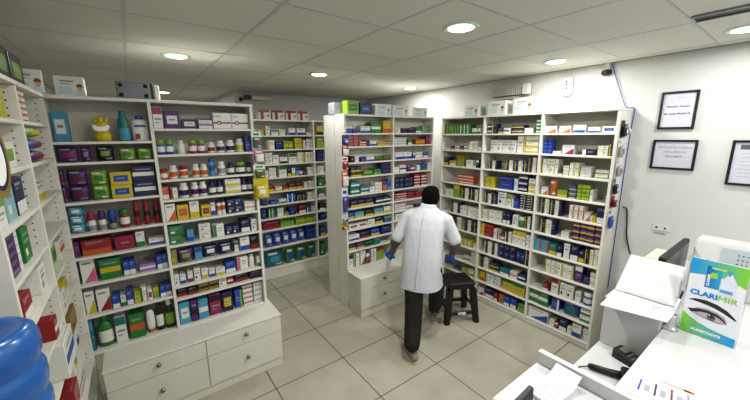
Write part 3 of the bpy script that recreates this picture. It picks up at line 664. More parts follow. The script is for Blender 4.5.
bm = bmesh.new(); lathe(bm, [(0,0),(.032,0),(.035,.006),(.034,.09),(.031,.15),(.024,.166)], 22, sy=.62, mats_by_seg=[0,0,1,0,0]); new('body', mesh(bm, [pm('t'), pm('c')], True), t)
bm = bmesh.new(); lathe(bm, [(.020,.165),(.021,.20),(.019,.212),(0,.213)], 18, sy=.8); new('cap', mesh(bm, pm('t'), True), t)
t = empty('lotion_bottle', (.078, LY+.07, zt), R(3), 'white lotion bottle with blue cap and red mark on toiletries top shelf', 'bottle')
bm = bmesh.new(); lathe(bm, [(0,0),(.045,0),(.050,.006),(.051,.05),(.051,.12),(.044,.148),(.022,.158)], 24, sy=.55); new('body', mesh(bm, pm('w'), True), t)
bm = bmesh.new(); lathe(bm, [(.022,.156),(.024,.158),(.022,.184),(0,.186)], 18); new('cap', mesh(bm, pm('b'), True), t)
bm = bmesh.new(); add_box(bm, -.036, -.008, -.031, -.027, .012, .05, .002); o = new('red_mark', mesh(bm, pm('r')), t)
bm = bmesh.new(); add_box(bm, -.036, .034, -.031, -.0275, .10, .115, .002); o = new('blue_print', mesh(bm, pm('b')), t)
put('cw7', 'hygiene', -.362, LY+.10, zt, R(-4), .075, .06, .20, 'pale blue box with dark panel in the toiletries top corner', 'goods in the toiletries bay')

# boxes on top of the units: nebuliser cartons with a child's face, T boxes, detergent cartons
SKIN_P = mat('printed_skin', (.80,.62,.48), .5); HAIRP = mat('printed_hair', (.45,.30,.18), .5); PALE = mat('pale_blue_print', (.68,.78,.82), .45)
def picture_box(x, y, z, rz, w, d, h, label, nm='nebuliser_box', group='white cartons on top of the shelving'):
    t = empty(nm, (x, y, z), rz, label, 'box', group)
    bm = bmesh.new(); add_box(bm, -w/2, w/2, 0, d, 0, h, .003)
    bm.normal_update(); front_s(bm, w, h)
    new('carton', mesh(bm, [pm('w'), PALE, pm('s')]), t)
    bm = bmesh.new(); e = -.0012
    poly(bm, [(w*.33+.11*h*math.cos(a)*.9, e, h*.40+.16*h*math.sin(a)) for a in [2*math.pi*i/18 for i in range(18)]]); new('face_print', mesh(bm, SKIN_P), t)
    bm = bmesh.new(); poly(bm, [(w*.33+.13*h*math.cos(a), e-.0006, h*.46+.17*h*math.sin(a)) for a in [math.pi*i/12 for i in range(13)]]); new('hair_print', mesh(bm, HAIRP), t)
    bm = bmesh.new(); poly(bm, [(w*.33-.22*h, e, .03*h), (w*.33+.2*h, e, .03*h), (w*.33+.12*h, e, .26*h), (w*.33-.12*h, e, .26*h)]); new('shirt_print', mesh(bm, PALE), t)
    return t
def front_s(bm, w, h):
    def geom(fs): return list({*fs, *(e for f in fs for e in f.edges), *(v for f in fs for v in f.verts)})
    for ax, c in ((0, -w*.3), (0, w*.16), (0, -w*.38), (0, w*.05), (2, h*.70), (2, h*.78), (2, h*.10), (2, h*.45), (2, h*.58), (2, h*.62)):
        fr = [f for f in bm.faces if f.normal.y < -.9]
        co = Vector((0,0,0)); co[ax] = c; no = Vector((0,0,0)); no[ax] = 1
        bmesh.ops.bisect_plane(bm, geom=geom(fr), plane_co=co, plane_no=no)
    for f in bm.faces:
        c = f.calc_center_median()
        if f.normal.y < -.9:
            if -w*.3 < c.x < w*.16 and h*.70 < c.z < h*.78: f.material_index = 2
            elif -w*.38 < c.x < w*.05 and h*.10 < c.z < h*.45: f.material_index = 1
            elif -w*.3 < c.x < w*.05 and h*.58 < c.z < h*.62: f.material_index = 2
        elif f.normal.z > .9 or abs(f.normal.x) > .9: f.material_index = 0
LT = 2.3965
picture_box(-.45, 2.875, 2.3945, R(14), .15, .09, .135, 'white and pale blue carton with child picture in the near ceiling corner')
picture_box(-.272, LY+.03, LT, 0, .150, .10, .125, 'white and pale blue carton with child picture, on the toiletries unit top')
MT = 2.3635
picture_box(2.535, MY+.04, MT, 0, .25, .12, .13, 'white child-picture carton on the island beside the navy carton')
picture_box(2.815, MY+.04, MT, 0, .27, .12, .125, 'white child-picture carton standing midway on the island top')
picture_box(3.16, MY+.04, MT, 0, .26, .12, .115, 'white child-picture carton at the far end of the island top')
RT = 2.3475
for y, w, h, l in ((2.65, .21, .13, 'white child-picture carton on the corner bay top'), (2.30, .23, .155, 'white child-picture carton on the middle bay top, under the grille lamp'), (1.98, .23, .165, 'largest white child-picture carton on the wall unit, beside the outer bay')):
    picture_box(RX+.04, y, RT, R(-90), w, .15, h, l)
put('lG7', 'island', 2.105, MY+.05, MT, 0, .155, .11, .15, 'lime and green detergent carton on the island top', 'cartons on the island top')
put('nb7', 'island', 2.285, MY+.05, MT, 0, .17, .11, .135, 'navy and blue carton on the island top beside the lime one', 'cartons on the island top')
put('is4', 'island', 2.0, MY+.2, MT, 0, .12, .14, .135, 'dim grey carton at the island top end, behind the lime one', 'cartons on the island top')
for i, x in enumerate((1.56, 1.76, 1.955, 2.14)):
    t = empty('letter_box', (x, RY+.05, 2.3505), R(-3+2*i), ['first', 'second', 'third', 'last'][i] + ' white carton with red T, counting from the vitamin bay', 'box', 'red T cartons on the rear shelving')
    bm = bmesh.new(); add_box(bm, -.088, .088, 0, .10, 0, .125, .002); new('carton', mesh(bm, mat('white_card', (.80,.79,.76), .6)), t)
    bm = bmesh.new(); add_box(bm, -.088, .07, -.003, -.0002, .098, .128, .001); add_box(bm, -.055, -.012, -.003, -.0002, .0, .0975, .001)
    new('red_letter', mesh(bm, pm('r')), t)
    bm = bmesh.new(); poly(bm, [(.03, -.001, .03), (.07, -.001, .045), (.065, -.001, .07), (.025, -.001, .055)]); new('small_print', mesh(bm, pm('o')), t)
# grey appliance on its side, four rubber feet towards the room
t = empty('grey_appliance', (.075, LY+.05, LT+.001), 0, 'grey appliance on its side, black feet showing, on shelving top', 'appliance')
new('casing', boxm(-.105, .10, 0, .16, 0, .118, mat('grey_metal', (.44,.45,.47), .4, .5, noise=.05), .006, 2), t)
new('dark_edge', boxm(.1005, .118, .002, .158, .001, .117, DARKG, .004), t)
o = new('white_front', boxm(.1185, .158, .012, .15, .0005, .108, WHITE, .012, 3), t)
for x in (-.078, .07):
    for z in (.026, .094):
        bm = bmesh.new(); lathe(bm, [(.014,0),(.0135,.008),(.010,.011),(0,.011)], 18)
        bmesh.ops.rotate(bm, verts=bm.verts[:], cent=(0,0,0), matrix=Matrix.Rotation(R(90), 3, 'X'))
        new('rubber_foot', mesh(bm, RUBBER, True), t, (x, 0, z))

# ------------------------------------------------------------------ hanging packets on clip strips
def hang(kind, x, y, z, w, h, rz, face, band, label, group, lean=0.):
    t = empty(kind, (x, y, z), rz, label, 'packet', group)
    t.rotation_euler = (R(lean), 0, rz)
    bm = bmesh.new(); add_box(bm, -w/2, w/2, -.001, .001, -h, 0, .0006)
    new('backing_card', mesh(bm, pm(face)), t)
    me = pouch_mesh(band, 'w' if face != 'w' else 'r')
    new('packet', me, t, (0, -.0385, -h*.94), None, (w*.86, .036, h*.62))
    bm = bmesh.new(); add_box(bm, -w*.3, w*.3, -.0022, -.0012, -h*.22, -h*.10, .0003); new('header_print', mesh(bm, pm(band)), t)
G = 'packets hanging on the vitamin bay post'
ys = LY - .008
hang('hanging_packet', .905, ys, 2.165, .085, .15, 0, 'w', 't', 'teal and white hanging packet topmost on the vitamin bay post', G)
hang('hanging_packet', .915, ys-.002, 2.005, .085, .115, 0, 'P', 'w', 'pink hanging packet under the teal one on vitamin bay post', G)
hang('hanging_packet', .912, ys, 1.875, .105, .125, 0, 'w', 'G', 'white and green hanging packet above the yellow one', G)
hang('hanging_packet', .915, ys-.003, 1.755, .135, .195, 0, 'y', 'y', 'big yellow hanging packet lowest on the vitamin bay post', G)
G = 'packets hanging on the island post'
yi = MY - .008
for i, (z, h, f, b, l) in enumerate(((2.13, .11, 'n', 'b', 'dark blue hanging packet topmost on the island post'), (2.015, .12, 'r', 'w', 'red and white hanging packet on the island post'),
                                     (1.885, .15, 'w', 'r', 'white hanging packet with red mark on the island post'), (1.725, .185, 'o', 'w', 'orange framed hanging packet on the island post'),
                                     (1.53, .30, 'w', 'b', 'long white and blue hanging packet on the island post'), (1.215, .10, 'w', 's', 'pale grey hanging packet near the island post foot'),
                                     (1.11, .075, 'y', 'r', 'yellow and red hanging packet lowest on the island post'))):
    hang('hanging_packet', 1.952 - .012*i/2, yi - .002*(i % 2), z, .085, h, 0, f, b, l, G)
G = 'cards hanging beside the outer wall bay'
xo = 3.425; yo = 3.092 - 2.028 - .008
for i, (z, h, dx, f, b, l) in enumerate(((2.24, .15, .07, 'k', 'k', 'black hanging card topmost at the outer bay side'), (2.21, .10, .14, 'd', 's', 'small dark red hanging card at the outer bay side'), (2.08, .17, .05, 'w', 's', 'white hanging card with dark glasses at outer bay side'),
                                         (1.90, .16, .055, 'w', 's', 'white hanging card with grey pouch at outer bay side'), (1.73, .15, .04, 's', 'k', 'grey hanging card with black pouch at outer bay side'),
                                         (1.57, .11, .06, 'r', 'd', 'red hanging card low at the outer bay side'), (1.45, .19, .03, 'w', 'b', 'white and blue hanging card lowest at outer bay side'))):
    hang('hanging_card', xo + dx, yo - .003*(i % 2), z, .075, h, 0, f, b, l, G)

# ------------------------------------------------------------------ wall equipment
t = empty('wall_lamp', (1.66, YB-.002, 2.69), 0, 'long emergency lamp with clear cover high on the rear wall', 'lamp')
new('housing', boxm(-.21, .23, -.05, 0, -.038, .038, mat('lamp_grey', (.62,.62,.60), .4), .006), t)
new('cover', boxm(-.10, .215, -.062, -.0505, -.028, .028, mat('lamp_cover', (.86,.85,.78), .25), .005), t)
new('end_cap', boxm(-.208, -.11, -.06, -.0505, -.03, .03, DARKG, .004), t)
bm = bmesh.new(); ball(bm, (-.25, -.03, -.03), .028); new('black_sensor', mesh(bm, BLACKP, True), t)
t = empty('grille_lamp', (XW-.002, 2.27, 2.625), R(-90), 'white slatted grille lamp with end box high on the medicine wall', 'lamp')
new('back_plate', boxm(-.24, .24, -.015, 0, -.055, .05, mat('grille_back', (.36,.36,.35), .5), .003), t)
bm = bmesh.new()
for i in range(15): add_box(bm, -.235+i*.0265, -.223+i*.0265, -.07, -.0155, -.05, .045, .002)
new('grille', mesh(bm, mat('slat_white', (.72,.72,.69), .4)), t)
bm = bmesh.new(); add_box(bm, -.236, .15, -.045, -.039, -.004, .004); new('grille_rail', mesh(bm, mat('slat_white', (.72,.72,.69), .4)), t)
new('end_box', boxm(.165, .24, -.085, -.0155, -.055, .06, WHITE, .006, 2), t)
new('under_bar', boxm(-.12, .12, -.03, -.016, -.085, -.06, mat('slat_white', (.72,.72,.69), .4), .003), t)
t = empty('wall_dispenser', (XW-.002, 1.642, 2.605), R(-90), 'white oval air freshener dispenser high on the medicine wall', 'dispenser')
bm = bmesh.new(); add_box(bm, -.05, .05, -.06, 0, -.095, .095, .035, 4); new('casing', mesh(bm, COUNTER, True), t)
bm = bmesh.new()
for z in (.045, .02, -.02): ball(bm, (.0, -.060, z), (.010, .004, .011))
new('dark_button', mesh(bm, DARKG, True), t)
t = empty('ceiling_sensor', (XW-.03, 1.305, 2.71), 0, 'small black camera dome where wall meets ceiling', 'camera')
bm = bmesh.new(); ball(bm, (0, 0, -.02), (.028, .045, .03)); new('dome', mesh(bm, BLACKP, True), t)
new('bracket', boxm(.002, .028, -.02, .025, .0, .068, WHITE, .004), t)
def cable(name, pts, r, m, label):
    bm = bmesh.new()
    P = [Vector(p) for p in pts]; Q = []
    for i in range(len(P)-1):
        p0, p1, p2, p3 = P[max(i-1,0)], P[i], P[i+1], P[min(i+2, len(P)-1)]
        for s in range(8):
            u = s/8; Q.append(.5*((2*p1)+(p2-p0)*u+(2*p0-5*p1+4*p2-p3)*u*u+(3*p1-p0-3*p2+p3)*u**3))
    Q.append(P[-1]); tube(bm, Q, r, 8)
    return tag(new(name, mesh(bm, m, True)), label, 'cable')
BLUE_C = mat('blue_cable', (.16,.30,.62), .5); BLK_C = mat('black_cable', (.10,.10,.11), .5)
cable('network_cable', [(3.70,1.27,2.765),(3.70,1.235,2.66),(3.70,1.135,2.40),(3.70,1.105,2.359),(3.70,1.066,2.357),(3.70,1.050,2.348),(3.697,1.047,2.30),(3.69,1.05,2.2),(3.68,1.053,1.95),(3.675,1.053,1.6),(3.68,1.053,1.2),(3.682,1.053,.6)], .0045, BLUE_C, 'thin blue cable from the ceiling corner down the medicine shelving end')
cable('power_cable', [(3.708,1.035,1.44),(3.708,1.0,1.42),(3.708,.985,1.30),(3.708,.97,1.16),(3.708,.93,1.02),(3.708,.88,.90),(3.708,.85,.6),(3.708,.85,.01)], .006, BLK_C, 'black power cable hanging on the wall above the binder')

# framed notices
def notice(y0, y1, z0, z1, label):
    w, h = y0-y1, z1-z0
    t = empty('framed_notice', (XW-.002, (y0+y1)/2, z0), R(-90), label, 'framed notice', 'black framed notices on the wall')
    fw = .017
    bm = bmesh.new()
    add_box(bm, -w/2, w/2, -.02, 0, 0, fw, .002); add_box(bm, -w/2, w/2, -.02, 0, h-fw, h, .002)
    add_box(bm, -w/2, -w/2+fw, -.02, 0, fw, h-fw, .002); add_box(bm, w/2-fw, w/2, -.02, 0, fw, h-fw, .002)
    new('frame', mesh(bm, mat('black_frame', (.07,.08,.12), .35)), t)
    new('sheet', boxm(-w/2+fw-.001, w/2-fw+.001, -.008, -.001, fw-.001, h-fw+.001, mat('notice_paper', (.75,.76,.81), .5, noise=.01), 0), t)
    return t, w, h
FX = (R(90), 0, 0)
t, w, h = notice(.872, .636, 2.161, 2.468, 'upper portrait framed notice with two short lines of type')
text('lettering', 'Director Técnico', .021, INK, t, (0, -.0088, h*.60), FX, bold=.0002)
text('lettering', 'Mr. Jorge Medina G.', .0205, INK, t, (0, -.0088, h*.41), FX, bold=.0002)
text('lettering', 'BOTICA', .010, GINK, t, (.01, -.0088, h*.83), FX)
t, w, h = notice(.88, .592, 1.822, 2.072, 'lower landscape framed notice with three lines of capitals')
for i, s in enumerate(('ESTE LOCAL CUENTA', 'CON LIBRO DE', 'RECLAMOS')): text('lettering', s, .0225, GINK, t, (.005, -.0088, h*(.74-.15*i)), FX, bold=.0003)
t, w, h = notice(.402, .02, 1.732, 2.072, 'framed certificate cut by the photo edge, grey title bar')
new('title_bar', boxm(-w*.38, w*.38, -.0095, -.0082, h*.80, h*.90, mat('title_grey', (.32,.32,.34), .5), 0), t)
bm = bmesh.new()
for i in range(7): add_box(bm, -w*.36, w*.30-.03*(i % 3), -.0092, -.0082, h*(.70-.085*i), h*(.715-.085*i))
o = new('text_lines', mesh(bm, mat('pale_lines', (.64,.65,.70), .6)), t); o['kind'] = 'stuff'
t = empty('wall_socket', (XW-.002, .735, 1.30), R(-90), 'white wall socket plate with dark holes above the monitor', 'socket')
new('plate', boxm(-.06, .06, -.008, 0, -.03, .03, mat('socket_plate', (.79,.79,.78), .5), .003), t)
bm = bmesh.new()
for x in (-.03, .03): ball(bm, (x, -.008, 0), (.009, .003, .009))
new('hole', mesh(bm, DARKG, True), t)
tag(new('wall_sticker', boxm(XW-.002, XW-.0005, .70, .78, 1.235, 1.255, mat('faint_paper', (.60,.62,.72), .6), 0)), 'small faint blue strip stuck under the wall socket', 'sticker')
# ------------------------------------------------------------------ stool
PL = mat('stool_plastic', (.045,.045,.048), .38, noise=.1, scale=50)
t = empty('step_stool', (2.897, 2.300, 0), R(-28), 'black plastic step stool with white sticker beside the man', 'stool')
SH = .475
bm = bmesh.new(); add_box(bm, -.165, .165, -.15, .15, SH-.028, SH, .012, 3)
for x in (-.11, -.055, 0, .055, .11): add_box(bm, x-.018, x+.018, -.12, .12, SH-.002, SH+.003, .002)
new('seat', mesh(bm, PL), t)
bm = bmesh.new()
for s in (-1, 1):
    add_box(bm, -.150, .150, s*.135-.008, s*.135+.008, SH-.075, SH-.0285, .003); add_box(bm, s*.150-.008, s*.150+.008, -.1265, .1265, SH-.075, SH-.0285, .003)
new('apron', mesh(bm, PL), t)
def leg_pt(sx, sy, z):
    k = (SH-.03-z)/(SH-.03); return Vector((sx*(.132+.045*k), sy*(.118+.05*k), z))
for sx in (-1, 1):
    for sy in (-1, 1):
        bm = bmesh.new(); rings = []
        for z, w in ((SH-.076, .036), (.24, .032), (.0, .030)):
            c = leg_pt(sx, sy, z); rings.append([bm.verts.new((c.x+a*w, c.y+b*w, z)) for a, b in ((-1,-1),(1,-1),(1,1),(-1,1))])
        for a, b in zip(rings, rings[1:]):
            for k in range(4): bm.faces.new((a[k], a[(k+1)%4], b[(k+1)%4], b[k]))
        bm.faces.new(rings[0]); bm.faces.new(rings[-1])
        bmesh.ops.bevel(bm, geom=[e for e in bm.edges if abs(e.verts[0].co.z-e.verts[1].co.z) > .1], offset=.008, segments=2, affect='EDGES')
        new('leg', mesh(bm, PL), t)
zc = .115
a = leg_pt(1, 1, zc)
for s in (-1, 1):
    o = new('stretcher', boxm(-a.x+.032, a.x-.032, s*a.y-.010, s*a.y+.010, zc-.022, zc+.022, PL, .004), t)
    if s == -1:
        st = new('sticker', boxm(-.04, .05, -a.y-.0115, -a.y-.0102, zc-.015, zc+.015, PAPER, 0), o); st['label'] = 'white and blue paper sticker'
        new('sticker_print', boxm(-.03, .01, -a.y-.0122, -a.y-.0116, zc-.006, zc+.006, pm('c'), 0), o)
    new('stretcher', boxm(s*a.x-.010, s*a.x+.010, -a.y+.032, a.y-.032, zc+.05-.018, zc+.05+.018, PL, .004), t)

# ------------------------------------------------------------------ the man
SKIN = mat('skin', (.50,.33,.24), .55, noise=.06, scale=40)
HAIR = mat('hair', (.022,.02,.019), .9, noise=.3, scale=90, spec=.1)
COAT = mat('coat_cotton', (.755,.765,.79), .8, noise=.03, scale=25)
def cloth(m, sc, st):
    nt = m.node_tree; b = nt.nodes['Principled BSDF']; bp = nt.nodes.new('ShaderNodeBump'); bp.inputs['Strength'].default_value = st; bp.inputs['Distance'].default_value = .02
    n = nt.nodes.new('ShaderNodeTexNoise'); n.inputs['Scale'].default_value = sc; n.inputs['Detail'].default_value = 3; tc = nt.nodes.new('ShaderNodeTexCoord')
    mp = nt.nodes.new('ShaderNodeMapping'); mp.inputs['Scale'].default_value = (1, 1, .35)
    nt.links.new(tc.outputs['Object'], mp.inputs['Vector']); nt.links.new(mp.outputs['Vector'], n.inputs['Vector'])
    nt.links.new(n.outputs['Fac'], bp.inputs['Height']); nt.links.new(bp.outputs['Normal'], b.inputs['Normal'])
cloth(COAT, 14, .55)
GREYK = mat('grey_knit', (.36,.37,.39), .9, noise=.1, scale=120)
TROUS = mat('black_trousers', (.03,.03,.035), .85, noise=.15, scale=40)
GLOVE = mat('blue_glove', (.10,.42,.74), .45, noise=.05)
SHOE = mat('tan_shoe', (.50,.48,.43), .7, noise=.08); SOLE = mat('pale_sole', (.74,.70,.62), .6)
F = Vector((math.cos(R(28)), math.sin(R(28)), 0)); LF = Vector((-F.y, F.x, 0)); UP = Vector((0,0,1))
man = empty('person', (2.2, 2.17, 0), 0, 'man seen from behind in a white coat, black trousers and blue gloves', 'person')
off = Vector((-2.2, -2.17, 0))
def V(x, y, z): return Vector((x, y, z)) + off
def chain(bm, pts, rads, n=14):
    for p, r in ((pts[0], rads[0]), (pts[-1], rads[-1])): ball(bm, p, r*.98)
    tube(bm, pts, rads, n)
def rings(bm, secs, n=28, pw=2.4):
    """secs: (centre, half width along LF, half depth along F)"""
    rr = []
    for c, hw, hd in secs:
        ring = []
        for k in range(n):
            a = 2*math.pi*k/n; ca, sa = math.cos(a), math.sin(a)
            ring.append(bm.verts.new(c + LF*hw*math.copysign(abs(ca)**(2/pw), ca) + F*hd*math.copysign(abs(sa)**(2/pw), sa)))
        rr.append(ring)
    for a, b in zip(rr, rr[1:]):
        for k in range(n): bm.faces.new((a[k], a[(k+1)%n], b[(k+1)%n], b[k]))
    bm.faces.new(rr[0][::-1]); bm.faces.new(rr[-1])
hipL, hipR = V(2.150,2.250,.87), V(2.235,2.092,.87)
kneL, ankL = V(2.062,2.150,.475), V(1.930,2.030,.085)
kneR, ankR = V(2.455,2.215,.475), V(2.575,2.352,.09)
shL, shR = V(2.165,2.372,1.345), V(2.362,2.035,1.345)
elL, wrL = V(2.065,2.430,1.075), V(2.141,2.589,.885)
elR, wrR = V(2.447,1.985,1.090), V(2.565,2.120,.892)
neck, head = V(2.292,2.205,1.43), V(2.335,2.222,1.515)
hl = Vector((2.133,2.647,.809))+off; hr = Vector((2.606,2.185,.765))+off
# body: one continuous skin surface from head to ankles
bm = bmesh.new()
rings(bm, [(V(2.19,2.17,.84),.15,.11),(V(2.205,2.178,1.05),.15,.10),(V(2.235,2.19,1.25),.16,.11),(V(2.26,2.2,1.36),.15,.09),(V(2.28,2.205,1.42),.07,.06)])
chain(bm, [V(2.275,2.204,1.38), neck, head - UP*.03], [.062,.058,.058])
ball(bm, head + F*.005, (.082,.082,.112))
ball(bm, head + F*.045 - UP*.06, (.05,.05,.05))                     # jaw and chin
chain(bm, [head + F*.088 + UP*.012, head + F*.108 - UP*.018], [.010,.014])   # nose
for s in (-1, 1):
    ball(bm, head + LF*s*.080 - F*.004 - UP*.012, (.014,.016,.030))   # ears
for sh, el, wr in ((shL, elL, wrL), (shR, elR, wrR)): chain(bm, [sh-UP*.03, (sh+el)/2, el, (el*.6+wr*.4), wr], [.042,.042,.040,.040,.029])
for hp, kn, an in ((hipL, kneL, ankL), (hipR, kneR, ankR)): chain(bm, [hp, (hp+kn)/2, kn, kn*.6+an*.4, an], [.082,.068,.052,.050,.036])
new('body', remesh(bm, SKIN, .011, 4), man)
for s in (-1, 1):
    bm = bmesh.new(); ball(bm, head + F*.073 + LF*s*.031 + UP*.014, .0125); ey = new('eye', mesh(bm, PAPER, True), man)
    bm = bmesh.new(); ball(bm, head + F*.0825 + LF*s*.031 + UP*.013, .0052); new('iris', mesh(bm, HAIR, True), ey)
    bm = bmesh.new(); chain(bm, [head + F*.084 + LF*s*.018 + UP*.038, head + F*.074 + LF*s*.05 + UP*.036], [.005,.004], 8); new('eyebrow', mesh(bm, HAIR, True), man)
bm = bmesh.new(); chain(bm, [head + F*.088 - LF*.022 - UP*.05, head + F*.096 - UP*.05, head + F*.088 + LF*.022 - UP*.05], [.005,.007,.005], 8); new('mouth', mesh(bm, mat('lips', (.45,.22,.20), .5), True), man)
bm = bmesh.new()
ball(bm, head - F*.020 + UP*.026, (.087,.087,.098)); ball(bm, head - F*.032 - UP*.022, (.078,.078,.075)); ball(bm, head + F*.008 + UP*.066, (.076,.076,.055))
for s in (-1, 1): ball(bm, head + LF*s*.058 - F*.01 + UP*.012, (.032,.036,.055))
new('hair', remesh(bm, HAIR, .009, 4), man)
# trousers
bm = bmesh.new()
rings(bm, [(V(2.19,2.17,.80),.16,.115),(V(2.19,2.17,.92),.165,.125),(V(2.2,2.175,1.0),.155,.115)])
chain(bm, [hipL - UP*.02, hipL*.5+kneL*.5, kneL, kneL*.5+ankL*.5, ankL+UP*.088], [.102,.098,.090,.084,.078])
chain(bm, [hipR - UP*.02, hipR*.5+kneR*.5, kneR, kneR*.5+ankR*.5, ankR+UP*.09], [.102,.096,.084,.076,.070])
new('trousers', remesh(bm, TROUS, .011, 5), man)
# coat with short sleeves
bm = bmesh.new()
rings(bm, [(V(2.180,2.190,.645)+F*.035,.210,.205),(V(2.183,2.188,.75)+F*.03,.207,.190),(V(2.188,2.185,.86)+F*.015,.202,.170),(V(2.193,2.182,.95),.196,.150),(V(2.213,2.185,1.10),.190,.143),(V(2.240,2.195,1.25),.196,.138),
           (V(2.258,2.200,1.335),.186,.122),(V(2.268,2.203,1.375),.158,.106),(V(2.277,2.205,1.41),.112,.088),(V(2.285,2.206,1.435),.075,.074)])
chain(bm, [shL-LF*.05, shL-UP*.02, shL*.45+elL*.55, shL*.12+elL*.88], [.060,.062,.062,.068])
chain(bm, [shR+LF*.05, shR-UP*.02, shR*.45+elR*.55, shR*.12+elR*.88], [.060,.062,.062,.068])
coat = new('lab_coat', remesh(bm, COAT, .010, 5), man)
bm = bmesh.new(); rings(bm, [(V(2.284,2.2065,1.425),.083,.078),(V(2.292,2.208,1.462),.071,.068),(V(2.296,2.210,1.470),.062,.060)]); new('collar', remesh(bm, COAT, .008, 3), coat)
SEAM = mat('coat_seam', (.62,.63,.67), .85)
bm = bmesh.new()
sp = [(.655,2.180,2.190,.1725),(.75,2.183,2.188,.1645),(.95,2.193,2.182,.1525),(1.10,2.213,2.185,.1455),(1.25,2.240,2.195,.1405),(1.34,2.258,2.2,.124),(1.40,2.274,2.204,.099)]
tube(bm, [V(x, y, z) - F*(d-.002) for z, x, y, d in sp], .0032, 6); o = new('back_seam', mesh(bm, SEAM, True), coat)
bm = bmesh.new()
tube(bm, [V(2.180,2.190,.647) + F*.035 + LF*.2095*math.copysign(abs(math.cos(a))**(2/2.4), math.cos(a)) + F*.2045*math.copysign(abs(math.sin(a))**(2/2.4), math.sin(a)) for a in [2*math.pi*k/40 for k in range(41)]], .0045, 6)
new('hem', mesh(bm, COAT, True), coat)
bm = bmesh.new()
tube(bm, [V(2.180,2.190,.66)+F*.242, V(2.183,2.188,.75)+F*.222, V(2.188,2.185,.86)+F*.187, V(2.193,2.182,.95)+F*.152, V(2.213,2.185,1.10)+F*.145, V(2.240,2.195,1.25)+F*.140, V(2.258,2.200,1.335)+F*.124], .0035, 6)
new('front_placket', mesh(bm, SEAM, True), coat)
for z, x, y, d in ((.86,2.188,2.185,.186),(1.02,2.202,2.183,.150),(1.18,2.227,2.19,.143),(1.30,2.25,2.198,.132)):
    bm = bmesh.new(); ball(bm, V(x, y, z) + F*d + LF*.012, .006); new('button', mesh(bm, SEAM, True), coat)
# grey undershirt sleeves below the coat sleeves
for sh, el, wr in ((shL, elL, wrL), (shR, elR, wrR)):
    bm = bmesh.new(); chain(bm, [sh*.4+el*.6, el, el*.85+wr*.15, el*.72+wr*.28], [.055,.056,.053,.050]); new('undershirt_sleeve', remesh(bm, GREYK, .008, 3), man)
# gloved hands: palm, four bent fingers and a thumb
def hand(wr, ctr, side, curl):
    d = (ctr-wr).normalized(); across = d.cross(F if abs(d.dot(F)) < .9 else UP).normalized()*side; nrm = across.cross(d).normalized()*side
    bm = bmesh.new()
    chain(bm, [wr - d*.03, wr, wr + d*.02], [.036,.034,.034], 14)
    for k in range(-2, 3): chain(bm, [wr + d*.015 + across*.009*k, wr + d*.085 + across*.0185*k], [.0175,.016], 10)
    for i, ln in enumerate((.075,.086,.081,.064)):
        b = wr + d*.088 + across*(.030-.020*i)
        d2 = (d*math.cos(curl) + nrm*math.sin(curl)); d3 = (d*math.cos(curl*2) + nrm*math.sin(curl*2))
        p1 = b + d2*ln*.45; p2 = p1 + d3*ln*.32; d4 = (d*math.cos(curl*2.8) + nrm*math.sin(curl*2.8)); p3 = p2 + d4*ln*.25
        chain(bm, [b, p1, p2, p3], [.0115,.0105,.0098,.0088], 10)
    tb = wr + d*.03 + across*.028
    t1 = tb + (d*.6 + across*.7 + nrm*.35).normalized()*.034; t2 = t1 + (d*.8 + across*.15 + nrm*.55).normalized()*.028
    chain(bm, [tb, t1, t2], [.014,.0115,.009], 10)
    return remesh(bm, GLOVE, .0042, 3)
new('glove', hand(wrL, hl, 1, .55), man)
new('glove', hand(wrR, hr, -1, .5), man)
# shoes
def shoe(heel, az, lift=0.):
    d = Vector((math.cos(R(az)), math.sin(R(az)), 0)); s = Vector((-d.y, d.x, 0))
    h = Vector(heel) + off
    bm = bmesh.new()
    for u, w, z, rz in ((.035,.036,.055,.042),(.08,.038,.055,.045),(.14,.041,.045,.036),(.19,.044,.04,.030),(.235,.036,.036,.026)):
        g = ball(bm, (0,0,0), 1); w *= 1.08
        for v in g:
            c = v.co.copy(); v.co = h + d*(u*1.0 + c.x*.048) + s*(c.y*w) + UP*(z + lift*(1-u/.27) + c.z*rz)
    tube(bm, [h + d*.055 + UP*(.05+lift), h + d*.05 + UP*(.105+lift)], [.040,.040], 14)
    o = new('shoe', remesh(bm, SHOE, .007, 3), man)
    bm = bmesh.new(); top = []; n = 26
    for zz in (0.002, .026):
        r = []
        for k in range(n):
            a = 2*math.pi*k/n; u = .136 + .148*math.cos(a); w = (.049 + .006*math.cos(a))*math.copysign(abs(math.sin(a))**.7, math.sin(a))
            r.append(bm.verts.new(h + d*u + s*w + UP*(zz + lift*(1-u/.27))))
        top.append(r)
    for k in range(n): bm.faces.new((top[0][k], top[0][(k+1)%n], top[1][(k+1)%n], top[1][k]))
    bm.faces.new(top[0][::-1]); bm.faces.new(top[1])
    so = new('sole', mesh(bm, SOLE), o); so['label'] = 'thick pale rubber sole'
    bm = bmesh.new(); c = h + d*.0 + UP*(.055+lift); ball(bm, c, (.010,.010,.012)); new('heel_tab', mesh(bm, pm('o'), True), o)
shoe((1.915, 1.960, 0), 72)
shoe((2.548, 2.325, 0), 58)
# white slip in the left hand
t = empty('paper_slip', (2.165, 2.665, .73), R(118), 'white folded paper slip held in the gloved hand', 'paper')
bm = bmesh.new(); 
for i in range(6):
    pass
A = [Vector((-.02,-.01,.03)), Vector((.03,-.01,.03)), Vector((.055,-.03,-.10)), Vector((.005,-.03,-.10))]
poly(bm, A); r = bmesh.ops.extrude_face_region(bm, geom=bm.faces[:])
for v in [g for g in r['geom'] if isinstance(g, bmesh.types.BMVert)]: v.co.y += .004
me = mesh(bm, PAPER); new('sheet', me, t)
bm = bmesh.new(); add_box(bm, .0, .03, -.0125, -.0115, .005, .012); new('print', mesh(bm, GINK), t, (0,-.003,-.01), (R(9),0,0))

